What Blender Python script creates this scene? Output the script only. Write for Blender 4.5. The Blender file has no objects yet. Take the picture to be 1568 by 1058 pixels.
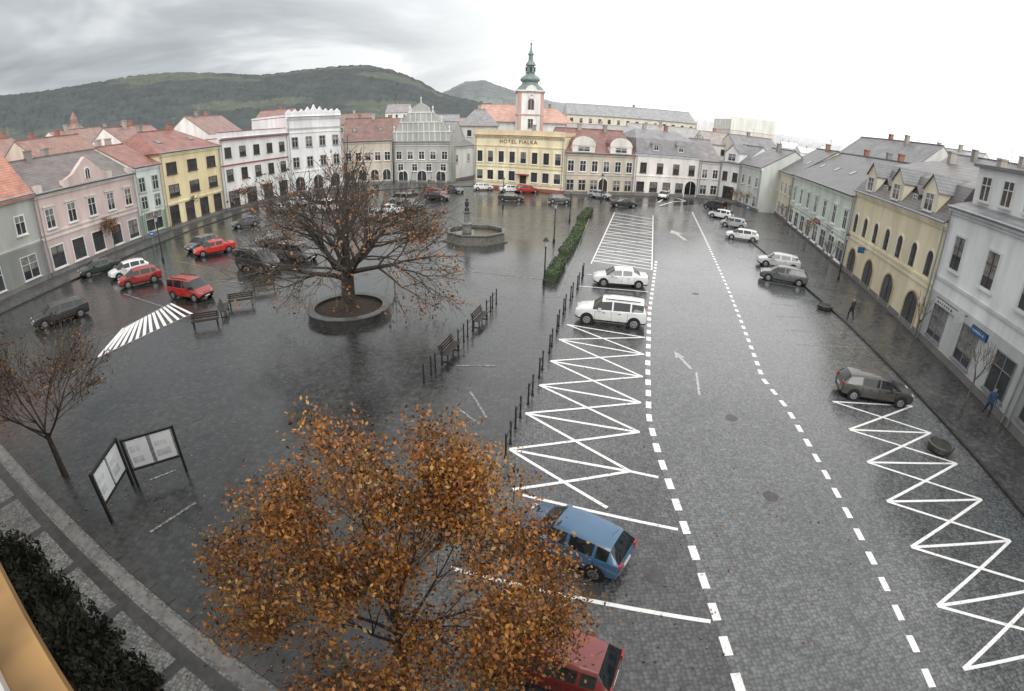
import bpy, math, random
import numpy as np
from mathutils import Vector, Matrix
random.seed(7)
R=random.random
def U(a,b): return a+(b-a)*random.random()
scene=bpy.context.scene
scene.view_settings.view_transform='Standard'
try: scene.view_settings.look='None'
except Exception: pass
scene.view_settings.exposure=0
# ---------------------------------------------------------------- camera survey
# wide-angle (stereographic) webcam lens, 12 m above the square
FPX=781.; PITCH=math.radians(24.25); ROLL=math.radians(1.54); CH=12.
CW,CHH=1568.,1058.
def ray(u,v):
    x=u-CW/2; y=CHH/2-v
    c,s=math.cos(ROLL),math.sin(ROLL)
    x,y=c*x-s*y,s*x+c*y
    r=math.hypot(x,y)+1e-9; th=2*math.atan(r/2/FPX)
    a,b,d=math.sin(th)*x/r,math.sin(th)*y/r,math.cos(th)
    cp,sp=math.cos(PITCH),math.sin(PITCH)
    return Vector((a,d*cp+b*sp,-d*sp+b*cp))
def G(u,v,z=0.):
    d=ray(u,v); t=(CH-z)/max(1e-4,-d.z); return Vector((d.x*t,d.y*t,z))
def HT(p,u,v):
    d=ray(u,v); return CH+d.z*math.hypot(p[0],p[1])/math.hypot(d.x,d.y)
def AT(u,v,D):
    d=ray(u,v); k=D/d.y
    return Vector((d.x*k,D,CH+d.z*k))
# ---------------------------------------------------------------- materials
_mc={}
def nodes(name):
    m=bpy.data.materials.new(name); m.use_nodes=True
    nt=m.node_tree; b=nt.nodes['Principled BSDF']
    return m,nt,b
def pbr(name,col,rough=.8,var=.18,scale=1.5,metal=0.,spec=.5,coat=0.,streak=False,detail=2):
    key=(name,tuple(col))
    if key in _mc: return _mc[key]
    m,nt,b=nodes(name); N=nt.nodes; Lk=nt.links
    tc=N.new('ShaderNodeTexCoord'); src=tc.outputs['Object']
    if streak:
        mp=N.new('ShaderNodeMapping'); Lk.new(src,mp.inputs[0]); mp.inputs['Scale'].default_value=(1,1,.25); src=mp.outputs[0]
    no=N.new('ShaderNodeTexNoise'); no.inputs['Scale'].default_value=scale; no.inputs['Detail'].default_value=detail; no.inputs['Roughness'].default_value=.65
    Lk.new(src,no.inputs['Vector'])
    mr=N.new('ShaderNodeMapRange'); mr.inputs[1].default_value=.3; mr.inputs[2].default_value=.7; mr.inputs[3].default_value=1-var*1.3; mr.inputs[4].default_value=1+var*.7
    Lk.new(no.outputs[0],mr.inputs[0])
    mx=N.new('ShaderNodeVectorMath'); mx.operation='SCALE'; mx.inputs[0].default_value=col[:3]; Lk.new(mr.outputs[0],mx.inputs['Scale'])
    Lk.new(mx.outputs[0],b.inputs['Base Color'])
    b.inputs['Roughness'].default_value=rough; b.inputs['Metallic'].default_value=metal
    b.inputs['Specular IOR Level'].default_value=spec; b.inputs['Coat Weight'].default_value=coat; b.inputs['Coat Roughness'].default_value=.05
    _mc[key]=m; return m
def plaster(c): 
    g=sum(c)/3; c=tuple(round(min(.82,(g+(x-g)*.82)*1.06),4) for x in c)
    return pbr('plaster',c,.9,.17,.5,streak=True,detail=3)
def rooftile(c):
    g=sum(c)/3; c=tuple(round((g+(x-g)*.8)*1.1+.02,4) for x in c)
    key=('rooftile',tuple(c))
    if key in _mc: return _mc[key]
    m,nt,b=nodes('roof_tiles'); N=nt.nodes; Lk=nt.links
    tc=N.new('ShaderNodeTexCoord')
    no=N.new('ShaderNodeTexNoise'); no.inputs['Scale'].default_value=.8; no.inputs['Detail'].default_value=4; no.inputs['Roughness'].default_value=.75
    Lk.new(tc.outputs['Object'],no.inputs['Vector'])
    mr=N.new('ShaderNodeMapRange'); mr.inputs[1].default_value=.3; mr.inputs[2].default_value=.7; mr.inputs[3].default_value=.65; mr.inputs[4].default_value=1.3
    Lk.new(no.outputs[0],mr.inputs[0])
    wv=N.new('ShaderNodeTexWave'); wv.wave_type='BANDS'; wv.bands_direction='Z'; wv.inputs['Scale'].default_value=1.3; wv.inputs['Distortion'].default_value=0
    Lk.new(tc.outputs['Object'],wv.inputs['Vector'])
    m2=N.new('ShaderNodeMapRange'); m2.inputs[3].default_value=.8; m2.inputs[4].default_value=1.1; Lk.new(wv.outputs['Fac'],m2.inputs[0])
    mu=N.new('ShaderNodeMath'); mu.operation='MULTIPLY'; Lk.new(mr.outputs[0],mu.inputs[0]); Lk.new(m2.outputs[0],mu.inputs[1])
    sc=N.new('ShaderNodeVectorMath'); sc.operation='SCALE'; sc.inputs[0].default_value=c[:3]; Lk.new(mu.outputs[0],sc.inputs['Scale'])
    Lk.new(sc.outputs[0],b.inputs['Base Color']); b.inputs['Roughness'].default_value=.42
    _mc[key]=m; return m
def wet(name,c0,c1,r0,r1,cell,bump,pscale=.12,joint=.5,coat=0.):
    m,nt,b=nodes(name); N=nt.nodes; Lk=nt.links
    tc=N.new('ShaderNodeTexCoord')
    n1=N.new('ShaderNodeTexNoise'); n1.inputs['Scale'].default_value=pscale; n1.inputs['Detail'].default_value=5; n1.inputs['Roughness'].default_value=.65; n1.inputs['Distortion'].default_value=.8
    n2=N.new('ShaderNodeTexNoise'); n2.inputs['Scale'].default_value=2.3; n2.inputs['Detail'].default_value=3; n2.inputs['Roughness'].default_value=.75
    vc=N.new('ShaderNodeTexVoronoi'); vc.inputs['Scale'].default_value=cell; vc.inputs['Randomness'].default_value=.55
    for n in(n1,n2,vc): Lk.new(tc.outputs['Object'],n.inputs['Vector'])
    mx=N.new('ShaderNodeMix'); mx.data_type='RGBA'; mx.inputs[6].default_value=(*c0,1); mx.inputs[7].default_value=(*c1,1)
    ad=N.new('ShaderNodeMath'); ad.operation='MULTIPLY_ADD'; ad.inputs[1].default_value=.35; Lk.new(n2.outputs[0],ad.inputs[0])
    h=N.new('ShaderNodeMath'); h.operation='MULTIPLY'; h.inputs[1].default_value=.65; Lk.new(n1.outputs[0],h.inputs[0]); Lk.new(h.outputs[0],ad.inputs[2])
    r=N.new('ShaderNodeMapRange'); r.inputs[1].default_value=.4; r.inputs[2].default_value=.6; Lk.new(ad.outputs[0],r.inputs[0])
    Lk.new(r.outputs[0],mx.inputs[0])
    sep=N.new('ShaderNodeSeparateColor'); Lk.new(vc.outputs['Color'],sep.inputs[0])
    s1=N.new('ShaderNodeMapRange'); s1.inputs[3].default_value=.75; s1.inputs[4].default_value=1.25; Lk.new(sep.outputs[0],s1.inputs[0])
    s2=N.new('ShaderNodeMapRange'); s2.inputs[1].default_value=.36; s2.inputs[2].default_value=.62; s2.inputs[3].default_value=1; s2.inputs[4].default_value=joint; Lk.new(vc.outputs['Distance'],s2.inputs[0])
    sm=N.new('ShaderNodeMath'); sm.operation='MULTIPLY'; Lk.new(s1.outputs[0],sm.inputs[0]); Lk.new(s2.outputs[0],sm.inputs[1])
    sc=N.new('ShaderNodeVectorMath'); sc.operation='SCALE'; Lk.new(mx.outputs[2],sc.inputs[0]); Lk.new(sm.outputs[0],sc.inputs['Scale'])
    Lk.new(sc.outputs[0],b.inputs['Base Color'])
    rr=N.new('ShaderNodeMapRange'); rr.inputs[1].default_value=.4; rr.inputs[2].default_value=.6; rr.inputs[3].default_value=r0; rr.inputs[4].default_value=r1
    Lk.new(ad.outputs[0],rr.inputs[0]); Lk.new(rr.outputs[0],b.inputs['Roughness'])
    bp=N.new('ShaderNodeBump'); bp.invert=True; bp.inputs['Strength'].default_value=bump; bp.inputs['Distance'].default_value=.01
    Lk.new(vc.outputs['Distance'],bp.inputs['Height']); Lk.new(bp.outputs[0],b.inputs['Normal'])
    b.inputs['Coat Weight'].default_value=coat; b.inputs['Coat Roughness'].default_value=.16; b.inputs['Coat IOR'].default_value=1.33
    return m
def worn_paint(name,c,under,thr):
    m,nt,b=nodes(name); N=nt.nodes; Lk=nt.links
    tc=N.new('ShaderNodeTexCoord'); n=N.new('ShaderNodeTexNoise'); n.inputs['Scale'].default_value=7; n.inputs['Detail'].default_value=4; n.inputs['Roughness'].default_value=.85
    Lk.new(tc.outputs['Object'],n.inputs['Vector'])
    r=N.new('ShaderNodeMapRange'); r.inputs[1].default_value=thr; r.inputs[2].default_value=thr+.1; Lk.new(n.outputs[0],r.inputs[0])
    mx=N.new('ShaderNodeMix'); mx.data_type='RGBA'; mx.inputs[6].default_value=(*under,1); mx.inputs[7].default_value=(*c,1)
    Lk.new(r.outputs[0],mx.inputs[0]); Lk.new(mx.outputs[2],b.inputs['Base Color']); b.inputs['Roughness'].default_value=.4
    return m
GLASS=pbr('window_glass',(.045,.05,.056),.08,.4,.7)
CURT=pbr('curtained_glass',(.22,.22,.21),.15,.4,2.)
FRAME=pbr('white_frame',(.66,.66,.64),.6,.08)
STONE=pbr('granite',(.2,.195,.185),.5,.3,3)
DSTONE=pbr('wet_dark_stone',(.055,.052,.049),.35,.35,3)
IRON=pbr('dark_iron',(.022,.022,.024),.4,.2)
WOODD=pbr('dark_wood',(.035,.025,.018),.5,.3,4)
METAL=pbr('galvanised_metal',(.35,.36,.37),.4,.15,metal=.6)
RUBBER=pbr('rubber',(.012,.012,.013),.7,.2)
CGLASS=pbr('car_glass',(.012,.016,.018),.04,.1,spec=.7)
CHROME=pbr('alloy',(.4,.41,.42),.3,.1,metal=.8)
RED=pbr('tail_light',(.4,.01,.01),.2,.1)
LAMPM=pbr('head_light',(.5,.52,.52),.12,.1)
BARK=pbr('bark',(.05,.04,.033),.85,.35,6)
TWIG=pbr('twig_bark',(.085,.065,.05),.85,.3,6)
BARKL=pbr('bark_light',(.16,.14,.115),.85,.3,6)
PAVE=wet('wet_paving',(.024,.026,.026),(.056,.058,.055),.14,.36,4.,.22,.11,.65,.35)
ASPH=wet('wet_road_setts',(.085,.089,.092),(.17,.174,.176),.12,.36,8.,.3,.09,.5,.5)
ASPH2=wet('wet_parking_setts',(.055,.058,.059),(.125,.128,.126),.15,.4,8.,.35,.16,.45,.35)
WALK=wet('pavement_slabs',(.14,.14,.13),(.26,.255,.24),.3,.55,9.,.3,.3,.5)
WALKD=wet('side_pavement',(.055,.055,.055),(.105,.103,.1),.22,.45,4.,.2,.3,.6,.3)
PAINT=worn_paint('road_paint',(.82,.82,.8),(.3,.3,.3),.35)
PAINTW=worn_paint('worn_road_paint',(.42,.42,.4),(.09,.09,.088),.49)
PAINTY=worn_paint('worn_yellow_paint',(.38,.33,.2),(.1,.095,.08),.47)
# ---------------------------------------------------------------- mesh builder
class MB:
    def __init__(s): s.v=[];s.f=[];s.m=[];s.mats=[]
    def mi(s,mat):
        if mat not in s.mats: s.mats.append(mat)
        return s.mats.index(mat)
    def poly(s,pts,mat):
        n=len(s.v); s.v+= [tuple(p) for p in pts]; s.f.append(tuple(range(n,n+len(pts)))); s.m.append(s.mi(mat))
    def box(s,x0,x1,y0,y1,z0,z1,mat):
        n=len(s.v); k=s.mi(mat)
        s.v+=[(x0,y0,z0),(x1,y0,z0),(x1,y1,z0),(x0,y1,z0),(x0,y0,z1),(x1,y0,z1),(x1,y1,z1),(x0,y1,z1)]
        for q in((0,3,2,1),(4,5,6,7),(0,1,5,4),(1,2,6,5),(2,3,7,6),(3,0,4,7)): s.f.append(tuple(n+i for i in q)); s.m.append(k)
    def prism(s,pts,z0,z1,mat):
        n=len(pts); 
        s.poly([(p[0],p[1],z1) for p in pts],mat)
        for i in range(n):
            a,b=pts[i],pts[(i+1)%n]; s.poly([(a[0],a[1],z0),(b[0],b[1],z0),(b[0],b[1],z1),(a[0],a[1],z1)],mat)
    def xz(s,pts,y0,y1,mat): # outline in x,z extruded in y
        n=len(pts)
        s.poly([(p[0],y0,p[1]) for p in pts],mat); s.poly([(p[0],y1,p[1]) for p in reversed(pts)],mat)
        for i in range(n):
            a,b=pts[i],pts[(i+1)%n]; s.poly([(a[0],y0,a[1]),(a[0],y1,a[1]),(b[0],y1,b[1]),(b[0],y0,b[1])],mat)
    def tube(s,a,b,r0,r1,n,mat,cap=False):
        a=Vector(a);b=Vector(b);d=(b-a)
        if d.length<1e-6: return
        d.normalize(); q=d.orthogonal().normalized(); w=d.cross(q); k=s.mi(mat); o=len(s.v)
        for i in range(n):
            t=2*math.pi*i/n; e=q*math.cos(t)+w*math.sin(t)
            s.v.append(tuple(a+e*r0)); s.v.append(tuple(b+e*r1))
        for i in range(n):
            j=(i+1)%n; s.f.append((o+2*i,o+2*j,o+2*j+1,o+2*i+1)); s.m.append(k)
        if cap:
            s.f.append(tuple(o+2*i+1 for i in range(n))); s.m.append(k)
            s.f.append(tuple(o+2*i for i in reversed(range(n)))); s.m.append(k)
    def lathe(s,prof,n,mat,c=(0,0),rot=0,cap=True):
        k=s.mi(mat);o=len(s.v);m=len(prof)
        for r,z in prof:
            for i in range(n):
                t=rot+2*math.pi*i/n; s.v.append((c[0]+r*math.cos(t),c[1]+r*math.sin(t),z))
        for a in range(m-1):
            for i in range(n):
                j=(i+1)%n; s.f.append((o+a*n+i,o+a*n+j,o+(a+1)*n+j,o+(a+1)*n+i)); s.m.append(k)
        if cap: s.f.append(tuple(o+(m-1)*n+i for i in range(n))); s.m.append(k)
    def build(s,name,parent=None,loc=(0,0,0),rz=0,smooth=False):
        me=bpy.data.meshes.new(name); me.from_pydata(s.v,[],s.f)
        for m in s.mats: me.materials.append(m)
        me.polygons.foreach_set('material_index',s.m)
        if smooth: me.polygons.foreach_set('use_smooth',[True]*len(s.f))
        me.update()
        o=bpy.data.objects.new(name,me); scene.collection.objects.link(o)
        o.location=loc; o.rotation_euler=(0,0,rz)
        if parent: o.parent=parent
        return o
def empty(name,loc,rz=0):
    e=bpy.data.objects.new(name,None); scene.collection.objects.link(e); e.location=loc; e.rotation_euler=(0,0,rz); e.empty_display_size=.5; return e
# ---------------------------------------------------------------- building kit
def window(g,fr,x,z,w,h,frm=FRAME,sur=None,arch=False,glass=GLASS,fine=True,sill=True):
    x0,x1=x-w/2,x+w/2
    if arch:
        pts=[(x0,z),(x1,z),(x1,z+h-w/2)]+[(x+w/2*math.cos(t),z+h-w/2+w/2*math.sin(t)) for t in [math.pi*k/8 for k in range(1,8)]]+[(x0,z+h-w/2)]
        g.poly([(a,-.03,b) for a,b in pts],glass)
        s=sur or frm; ri,ro=w/2,w/2+.16; zc=z+h-w/2
        fr.box(x0-.16,x0,-.1,.0,z,zc,s); fr.box(x1,x1+.16,-.1,.0,z,zc,s)
        for k in range(8):
            a,b=math.pi*k/8,math.pi*(k+1)/8
            P=[(x+r*math.cos(t),zc+r*math.sin(t)) for r,t in((ri,a),(ro,a),(ro,b),(ri,b))]
            fr.xz(P,-.1,0,s)
        fr.box(x-.04,x+.04,-.07,-.02,z,z+h-.1,frm)
        return
    if glass is GLASS and R()<.45:
        zc=z+h*U(.15,.7)
        g.poly([(x0,-.03,z),(x1,-.03,z),(x1,-.03,zc),(x0,-.03,zc)],GLASS); g.poly([(x0,-.03,zc),(x1,-.03,zc),(x1,-.03,z+h),(x0,-.03,z+h)],CURT)
    else: g.poly([(x0,-.03,z),(x1,-.03,z),(x1,-.03,z+h),(x0,-.03,z+h)],glass)
    s=sur or frm; t=.13 if sur else .07
    fr.box(x0-t,x0,-.09,0,z-t,z+h+t,s); fr.box(x1,x1+t,-.09,0,z-t,z+h+t,s)
    fr.box(x0,x1,-.09,0,z+h,z+h+t,s)
    fr.box(x0,x1,-.09,0,z-t,z,s)
    if sill: fr.box(x0-t-.08,x1+t+.08,-.2,-.002,z-t-.1,z-t-.003,s)
    if fine:
        fr.box(x-.035,x+.035,-.065,-.02,z,z+h,frm)
        fr.box(x0,x-.036,-.063,-.02,z+h*.64,z+h*.64+.06,frm); fr.box(x+.036,x1,-.063,-.02,z+h*.64,z+h*.64+.06,frm)
def gable_roof(rf,wl,L,D,h,rh,rm,wm,over=.35,hip=0.,t=.18):
    y0,y1=-over,D+over; k=rh/(D/2); zo=h-k*over
    a=hip; ym=D/2
    top=[(a,ym,h+rh),(L-a,ym,h+rh)]
    x0,x1=(-.05,L+.05) if hip==0 else (-over,L+over)
    for dz in(t,0):
        f1=[(x0,y0,zo+dz),(x1,y0,zo+dz),(top[1][0]+(.05 if hip==0 else 0),ym,h+rh+dz),(top[0][0]-(.05 if hip==0 else 0),ym,h+rh+dz)]
        f2=[(x1,y1,zo+dz),(x0,y1,zo+dz),(f1[3]),(f1[2])]
        rf.poly(f1,rm); rf.poly(f2,rm)
        if hip>0:
            rf.poly([(x0,y1,zo+dz),(x0,y0,zo+dz),f1[3]],rm); rf.poly([(x1,y0,zo+dz),(x1,y1,zo+dz),f1[2]],rm)
    rf.poly([(x0,y0,zo),(x1,y0,zo),(x1,y0,zo+t),(x0,y0,zo+t)],rm)
    rf.box(top[0][0],top[1][0],ym-.14,ym+.14,h+rh+t-.06,h+rh+t+.09,rm)
    if hip==0:
        for x in(x0,x1):
            rf.poly([(x,y0,zo),(x,y0,zo+t),(x,ym,h+rh+t),(x,ym,h+rh)],rm); rf.poly([(x,y1,zo),(x,y1,zo+t),(x,ym,h+rh+t),(x,ym,h+rh)],rm)
        wl.poly([(0,0,h),(0,D,h),(0,ym,h+rh)],wm); wl.poly([(L,0,h),(L,D,h),(L,ym,h+rh)],wm)
def building(name,p0,p1,h,D=11,roof='gable',rh=3.2,wall=(.6,.58,.5),roofc=(.12,.1,.09),rows=(),trim=None,bands=(),chim=2,hip=0.,plinth=(.2,.19,.18),base=None,cornice=True,fine=True,sky=0):
    p0=Vector((p0[0],p0[1],0));p1=Vector((p1[0],p1[1],0)); d=p1-p0; L=d.length; rz=math.atan2(d.y,d.x)
    e=empty(name,p0,rz); wm=plaster(wall); rm=rooftile(roofc); tm=plaster(trim) if trim else plaster(tuple(min(.8,c*1.15+.05) for c in wall))
    wl,rf,g,fr,tr=MB(),MB(),MB(),MB(),MB()
    wl.box(0,L,0,D,-.2,h,wm)
    if base: wl.box(-.01,L+.01,-.025,.5,.6,h*base[0],plaster(base[1]))
    tr.box(-.015,L+.015,-.08,.3,-.1,.6,plaster(plinth))
    if cornice:
        tr.box(-.02,L+.02,-.32,.2,h-.28,h+.02,tm); tr.box(-.02,L+.02,-.18,.2,h-.5,h-.283,tm)
        for x in(.25,L-.25): tr.tube((x,-.2,.2),(x,-.2,h-.3),.06,.06,6,METAL)
        tr.tube((0,-.42,h+.0),(L,-.42,h+.0),.08,.08,6,METAL,True)
    for b in bands:
        tr.box(-.02,L+.02,-.11,.2,h*b-.1,h*b+.1,tm)
    for r in rows:
        n=r['n']; x0=r.get('x0',0)*L; x1=r.get('x1',1)*L; st=(x1-x0)/n
        for i in range(n):
            if i in r.get('skip',()): continue
            x=x0+st*(i+.5); ww=r.get('w',1.1); hh=r.get('h',1.7); z=r['z']*h
            gm=GLASS if r.get('t','win')!='door' else WOODD
            if r.get('hood'): tr.box(x-ww/2-.25,x+ww/2+.25,-.2,-.001,z+hh+.2,z+hh+.36,tm)
            window(g,fr,x,z,ww,hh,frm=r.get('frm',FRAME),sur=r.get('sur',None),arch=r.get('arch',False),glass=gm,fine=fine and r.get('fine',True),sill=r.get('sill',True))
    if roof=='gable': gable_roof(rf,wl,L,D,h,rh,rm,wm,hip=hip)
    elif roof=='flat':
        rf.box(.2,L-.2,.3,D-.2,h+.03,h+.12,rm); 
        tr.box(-.03,L+.03,-.1,.3,h+.021,h+rh,tm); tr.box(-.03,.25,.3,D,h+.121,h+rh*.8,tm); tr.box(L-.25,L+.03,.3,D,h+.121,h+rh*.8,tm)
    elif roof=='mansard':
        i1=1.6; z1=h+rh*.62; ov=.3
        A=[(-.02,-ov,h+.05),(L+.02,-ov,h+.05),(L+.02,D+ov,h+.05),(-.02,D+ov,h+.05)]
        B=[(.5,i1,z1),(L-.5,i1,z1),(L-.5,D-i1,z1),(.5,D-i1,z1)]
        for i in range(4): j=(i+1)%4; rf.poly([A[i],A[j],B[j],B[i]],rm)
        t0,t1=(2.5,D/2,h+rh),(L-2.5,D/2,h+rh)
        rf.poly([B[0],B[1],t1,t0],rm); rf.poly([B[2],B[3],t0,t1],rm); rf.poly([B[1],B[2],t1],rm); rf.poly([B[3],B[0],t0],rm)
    for i in range(sky if roof=='gable' else 0):
        x=L*(i+.5)/sky+U(-.4,.4); k=rh/(D/2); y=D*.22
        for z_,mm,w_ in((.2,IRON,.5),(.23,CURT,.4)):
            rf.poly([(x-w_,y-w_,h+k*(y-w_)+z_),(x+w_,y-w_,h+k*(y-w_)+z_),(x+w_,y+w_,h+k*(y+w_)+z_),(x-w_,y+w_,h+k*(y+w_)+z_)],mm)
    for i in range(chim):
        x=L*(.2+.6*(i+.5)/max(1,chim)+U(-.08,.08)); y=D/2+U(-.8,1.5); z=h+rh*.5
        c=plaster(random.choice([(.35,.16,.11),(.4,.36,.32),(.3,.27,.25)]))
        tr.box(x-.35,x+.35,y-.3,y+.3,z,h+rh+1.0,c); tr.box(x-.42,x+.42,y-.37,y+.37,h+rh+1.003,h+rh+1.15,c)
        if R()<.6 and chim: tr.tube((x+1.2,y,h+rh),(x+1.2,y,h+rh+2.),.02,.02,4,METAL); tr.box(x+.7,x+1.7,y-.015,y+.015,h+rh+1.8,h+rh+1.84,METAL)
    wl.build('walls',e); rf.build('roof',e)
    if g.f: g.build('window_glass',e); fr.build('window_frames',e)
    tr.build('trim',e)
    return e,L
def dormer(e,x,y,z,w,h,wallm,roofm,rd=2.5,rnd=False):
    a=MB();r=MB();g=MB();f=MB()
    a.box(x-w/2,x+w/2,y,y+rd,z,z+h,wallm)
    if rnd:
        pts=[(x-w/2-.1,z+h)]+[(x+(w/2+.1)*math.cos(t),z+h+(w*.38)*math.sin(t)) for t in [math.pi*(1-k/8) for k in range(1,8)]]+[(x+w/2+.1,z+h)]
        a.xz(list(reversed(pts)),y-.1,y+.25,wallm)
        r.xz([(p[0],p[1]-.05) for p in pts],y+.26,y+rd,roofm)
    else:
        a.poly([(x-w/2,y,z+h),(x+w/2,y,z+h),(x,y,z+h+w*.45)],wallm)
        o=.15
        for s in(-1,1):
            r.poly([(x+s*(w/2+o),y-o,z+h-.08),(x,y-o,z+h+w*.45+.05),(x,y+rd,z+h+w*.45+.05),(x+s*(w/2+o),y+rd,z+h-.08)],roofm)
            r.poly([(x+s*(w/2+o),y-o,z+h-.2),(x,y-o,z+h+w*.45-.07),(x,y-o,z+h+w*.45+.05),(x+s*(w/2+o),y-o,z+h-.08)],roofm)
    window(g,f,x,z+h*.2,w*.5,h*.65)
    a.build('dormer_wall',e); r.build('dormer_roof',e)
    for q,nm in((g,'dormer_glass'),(f,'dormer_frame')):
        o=q.build(nm,e); o.location=(0,y,0)
# ---------------------------------------------------------------- ground
g=MB(); g.poly([(-3500,-3500,0),(3500,-3500,0),(3500,3500,0),(-3500,3500,0)],pbr('town_ground',(.09,.095,.085),.9,.4,.01)); g.build('ground')
g=MB(); g.poly([(-60,-20,.004),(75,-20,.004),(75,125,.004),(-60,125,.004)],PAVE); g.build('square_paving')
kerbR=[G(1700,900),G(1568,790),G(1400,600),G(1290,490),G(1150,370),G(1085,312)]
kerbR[0]=kerbR[1]+(kerbR[1]-kerbR[2])*1.6
def sheet(name,pts,z,mat):
    b=MB(); b.poly([(p[0],p[1],z) for p in pts],mat); return b.build(name)
lo=[G(1000,318),G(1003,400),G(992,480),G(989,560),G(990,640),G(1003,690),G(1045,810),G(1115,1017)]
lo.append(lo[-1]+(lo[-1]-lo[-2])*1.2)
sheet('road',lo[::-1]+[G(1085,312)]+kerbR[::-1][1:],.008,ASPH)
pk=[G(940,322),G(905,405),G(862,495),G(820,590),G(765,690),G(690,800),G(600,980)]
pk.append(pk[-1]+Vector((-.6,-4,0)))
sheet('parking_lane',pk[::-1]+[Vector((p.x-.02,p.y,0)) for p in lo][:],.0075,ASPH2)
fR0,fR1=Vector((21.0,-2.0,0)),Vector((44.3,78.3,0))
b=MB(); pts=[tuple(p)[:2] for p in kerbR]+[(47.5,90),(44.6,79.5),(26,15.4),(20.5,-4)]
b.prism(pts,0,.13,WALKD)
b.build('pavement')
def ribbon(mb,pts,w,z,mat):
    P=[Vector((p[0],p[1],0)) for p in pts]
    for i in range(len(P)-1):
        d=(P[i+1]-P[i]).normalized(); n=Vector((-d.y,d.x,0))*w/2
        mb.poly([(P[i]-n)[:2]+(z,),(P[i+1]-n)[:2]+(z,),(P[i+1]+n)[:2]+(z,),(P[i]+n)[:2]+(z,)],mat)
def kerb(name,pts,w,h,mat):
    b=MB(); P=[Vector((p[0],p[1],0)) for p in pts]
    for i in range(len(P)-1):
        d=(P[i+1]-P[i]); Ls=d.length; d.normalize(); n=Vector((-d.y,d.x,0))*w/2; k=max(1,int(Ls/1.0))
        for j in range(k):
            a=P[i]+d*(Ls*j/k+.01); c=P[i]+d*(Ls*(j+1)/k-.01)
            b.prism([(a-n)[:2],(c-n)[:2],(c+n)[:2],(a+n)[:2]],0,h,mat)
    return b.build(name)
kerb('kerb',kerbR,.22,.145,DSTONE)
lf=[(-48,18),(-48,60),(-47,78),(-42.2,95),(-38,104)]
b=MB(); b.prism([(-43.6,18),(-43.6,60),(-42.6,77),(-38.5,91),(-20,100),(-8,104),(-12,112)]+lf[::-1],0,.13,WALKD); b.build('pavement')
kerb('kerb',[(-43.5,18),(-43.5,60),(-42.5,77),(-38.4,91)],.22,.145,DSTONE)
# ---------------------------------------------------------------- foreground pavement
k0=G(0,672); k1=G(370,1005); kd=(k1-k0).normalized(); kn=Vector((kd.y,-kd.x,0))
if kn.y>0: kn=-kn
ka=k0-kd*14; kb=k1+kd*14
b=MB(); w=9.; b.prism([tuple(p)[:2] for p in (ka,ka+kn*w,kb+kn*w,kb)],0,.12,WALK); b.build('pavement')
kerb('kerb',[ka,kb],.3,.15,DSTONE)
b=MB(); ribbon(b,[ka+kn*.95,kb+kn*.95],.42,.126,DSTONE); ribbon(b,[ka+kn*.45,kb+kn*.45],.35,.1265,STONE)
for u,v in((65,742),(105,790),(155,843),(222,905),(320,980),(430,1050),(28,705)):
    p=G(u,v); t=(p-k0).dot(kd); c=k0+kd*t+kn*1.16
    ribbon(b,[c,c+kn*6],.36,.1262,DSTONE)
b.build('pavement_bands')
# ---------------------------------------------------------------- markings
def dashed(mb,pts,pitch,dash,w,z,mat):
    P=[Vector((p[0],p[1],0)) for p in pts]; cum=[0]
    for i in range(len(P)-1): cum.append(cum[-1]+(P[i+1]-P[i]).length)
    def at(s):
        for i in range(len(P)-1):
            if s<=cum[i+1] or i==len(P)-2: return P[i]+(P[i+1]-P[i])*((s-cum[i])/max(1e-6,cum[i+1]-cum[i]))
    s=0
    while s+dash<cum[-1]:
        ribbon(mb,[at(s),at(s+dash)],w*U(.92,1.05),z,mat); s+=pitch
mk=MB(); Z=.0125
dashed(mk,[p+Vector((.1,0,0)) for p in lo[1:]],1.16,.62,.27,Z,PAINT)
rd=[G(1060,325),G(1078,362),G(1118,450),G(1168,580),G(1205,625),G(1311,810),G(1420,1035)]; rd.append(rd[-1]+(rd[-1]-rd[-2])*.8)
dashed(mk,rd,1.16,.6,.25,Z,PAINT)
mk.build('dashed_road_markings')
mk=MB()
Lp=[(868,497),(856,520),(843,553),(826,590),(805,633),(780,688)]
Rp=[(988,517),(986,543),(984,577),(981,617),(979,662),(965,722)]
Lw=[G(*p) for p in Lp]; Rw=[G(*p) for p in Rp]; Lw.append(G(785,750)); Rw.append(G(930,778))
def zig(Lw,Rw,w):
    for i in range(len(Lw)-1):
        ribbon(mk,[Lw[i],Rw[i]],w,Z,PAINT)
        ribbon(mk,[Lw[i],Rw[i+1]],w,Z+.004,PAINT)
        ribbon(mk,[Rw[i],Lw[i+1]],w,Z+.008,PAINT)
zig(Lw,Rw,.14)
ribbon(mk,[Rw[5],G(1008,731)],.14,Z,PAINT)
ribbon(mk,[G(800,758),G(1038,811)],.13,Z,PAINT); ribbon(mk,[G(690,870),G(1088,952)],.14,Z,PAINT)
for a,bp in(((885,438),(992,447)),((900,420),(993,427))): ribbon(mk,[G(*a),G(*bp)],.13,Z,PAINT)
n=17
for i in range(n):
    t0=i/n;t1=(i+1)/n
    a=G(941-36*t0**1.0,326+78*t0); c=G(1000-2*t1,331+82*t1)
    ribbon(mk,[a,c],.22,Z,PAINT)
    if i%3==0 and i>2: ribbon(mk,[G(1000-2*t0,328+80*t0),G(941-36*t1,326+78*t1)],.15,Z+.008,PAINT)
ribbon(mk,[G(941,326),G(905,404)],.12,Z+.004,PAINT); ribbon(mk,[G(1000,330),G(998,414)],.12,Z+.004,PAINT)
Lr=[G(*p) for p in((1275,615),(1300,658),(1328,708),(1358,768),(1395,838),(1435,928),(1475,1025))]
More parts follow.
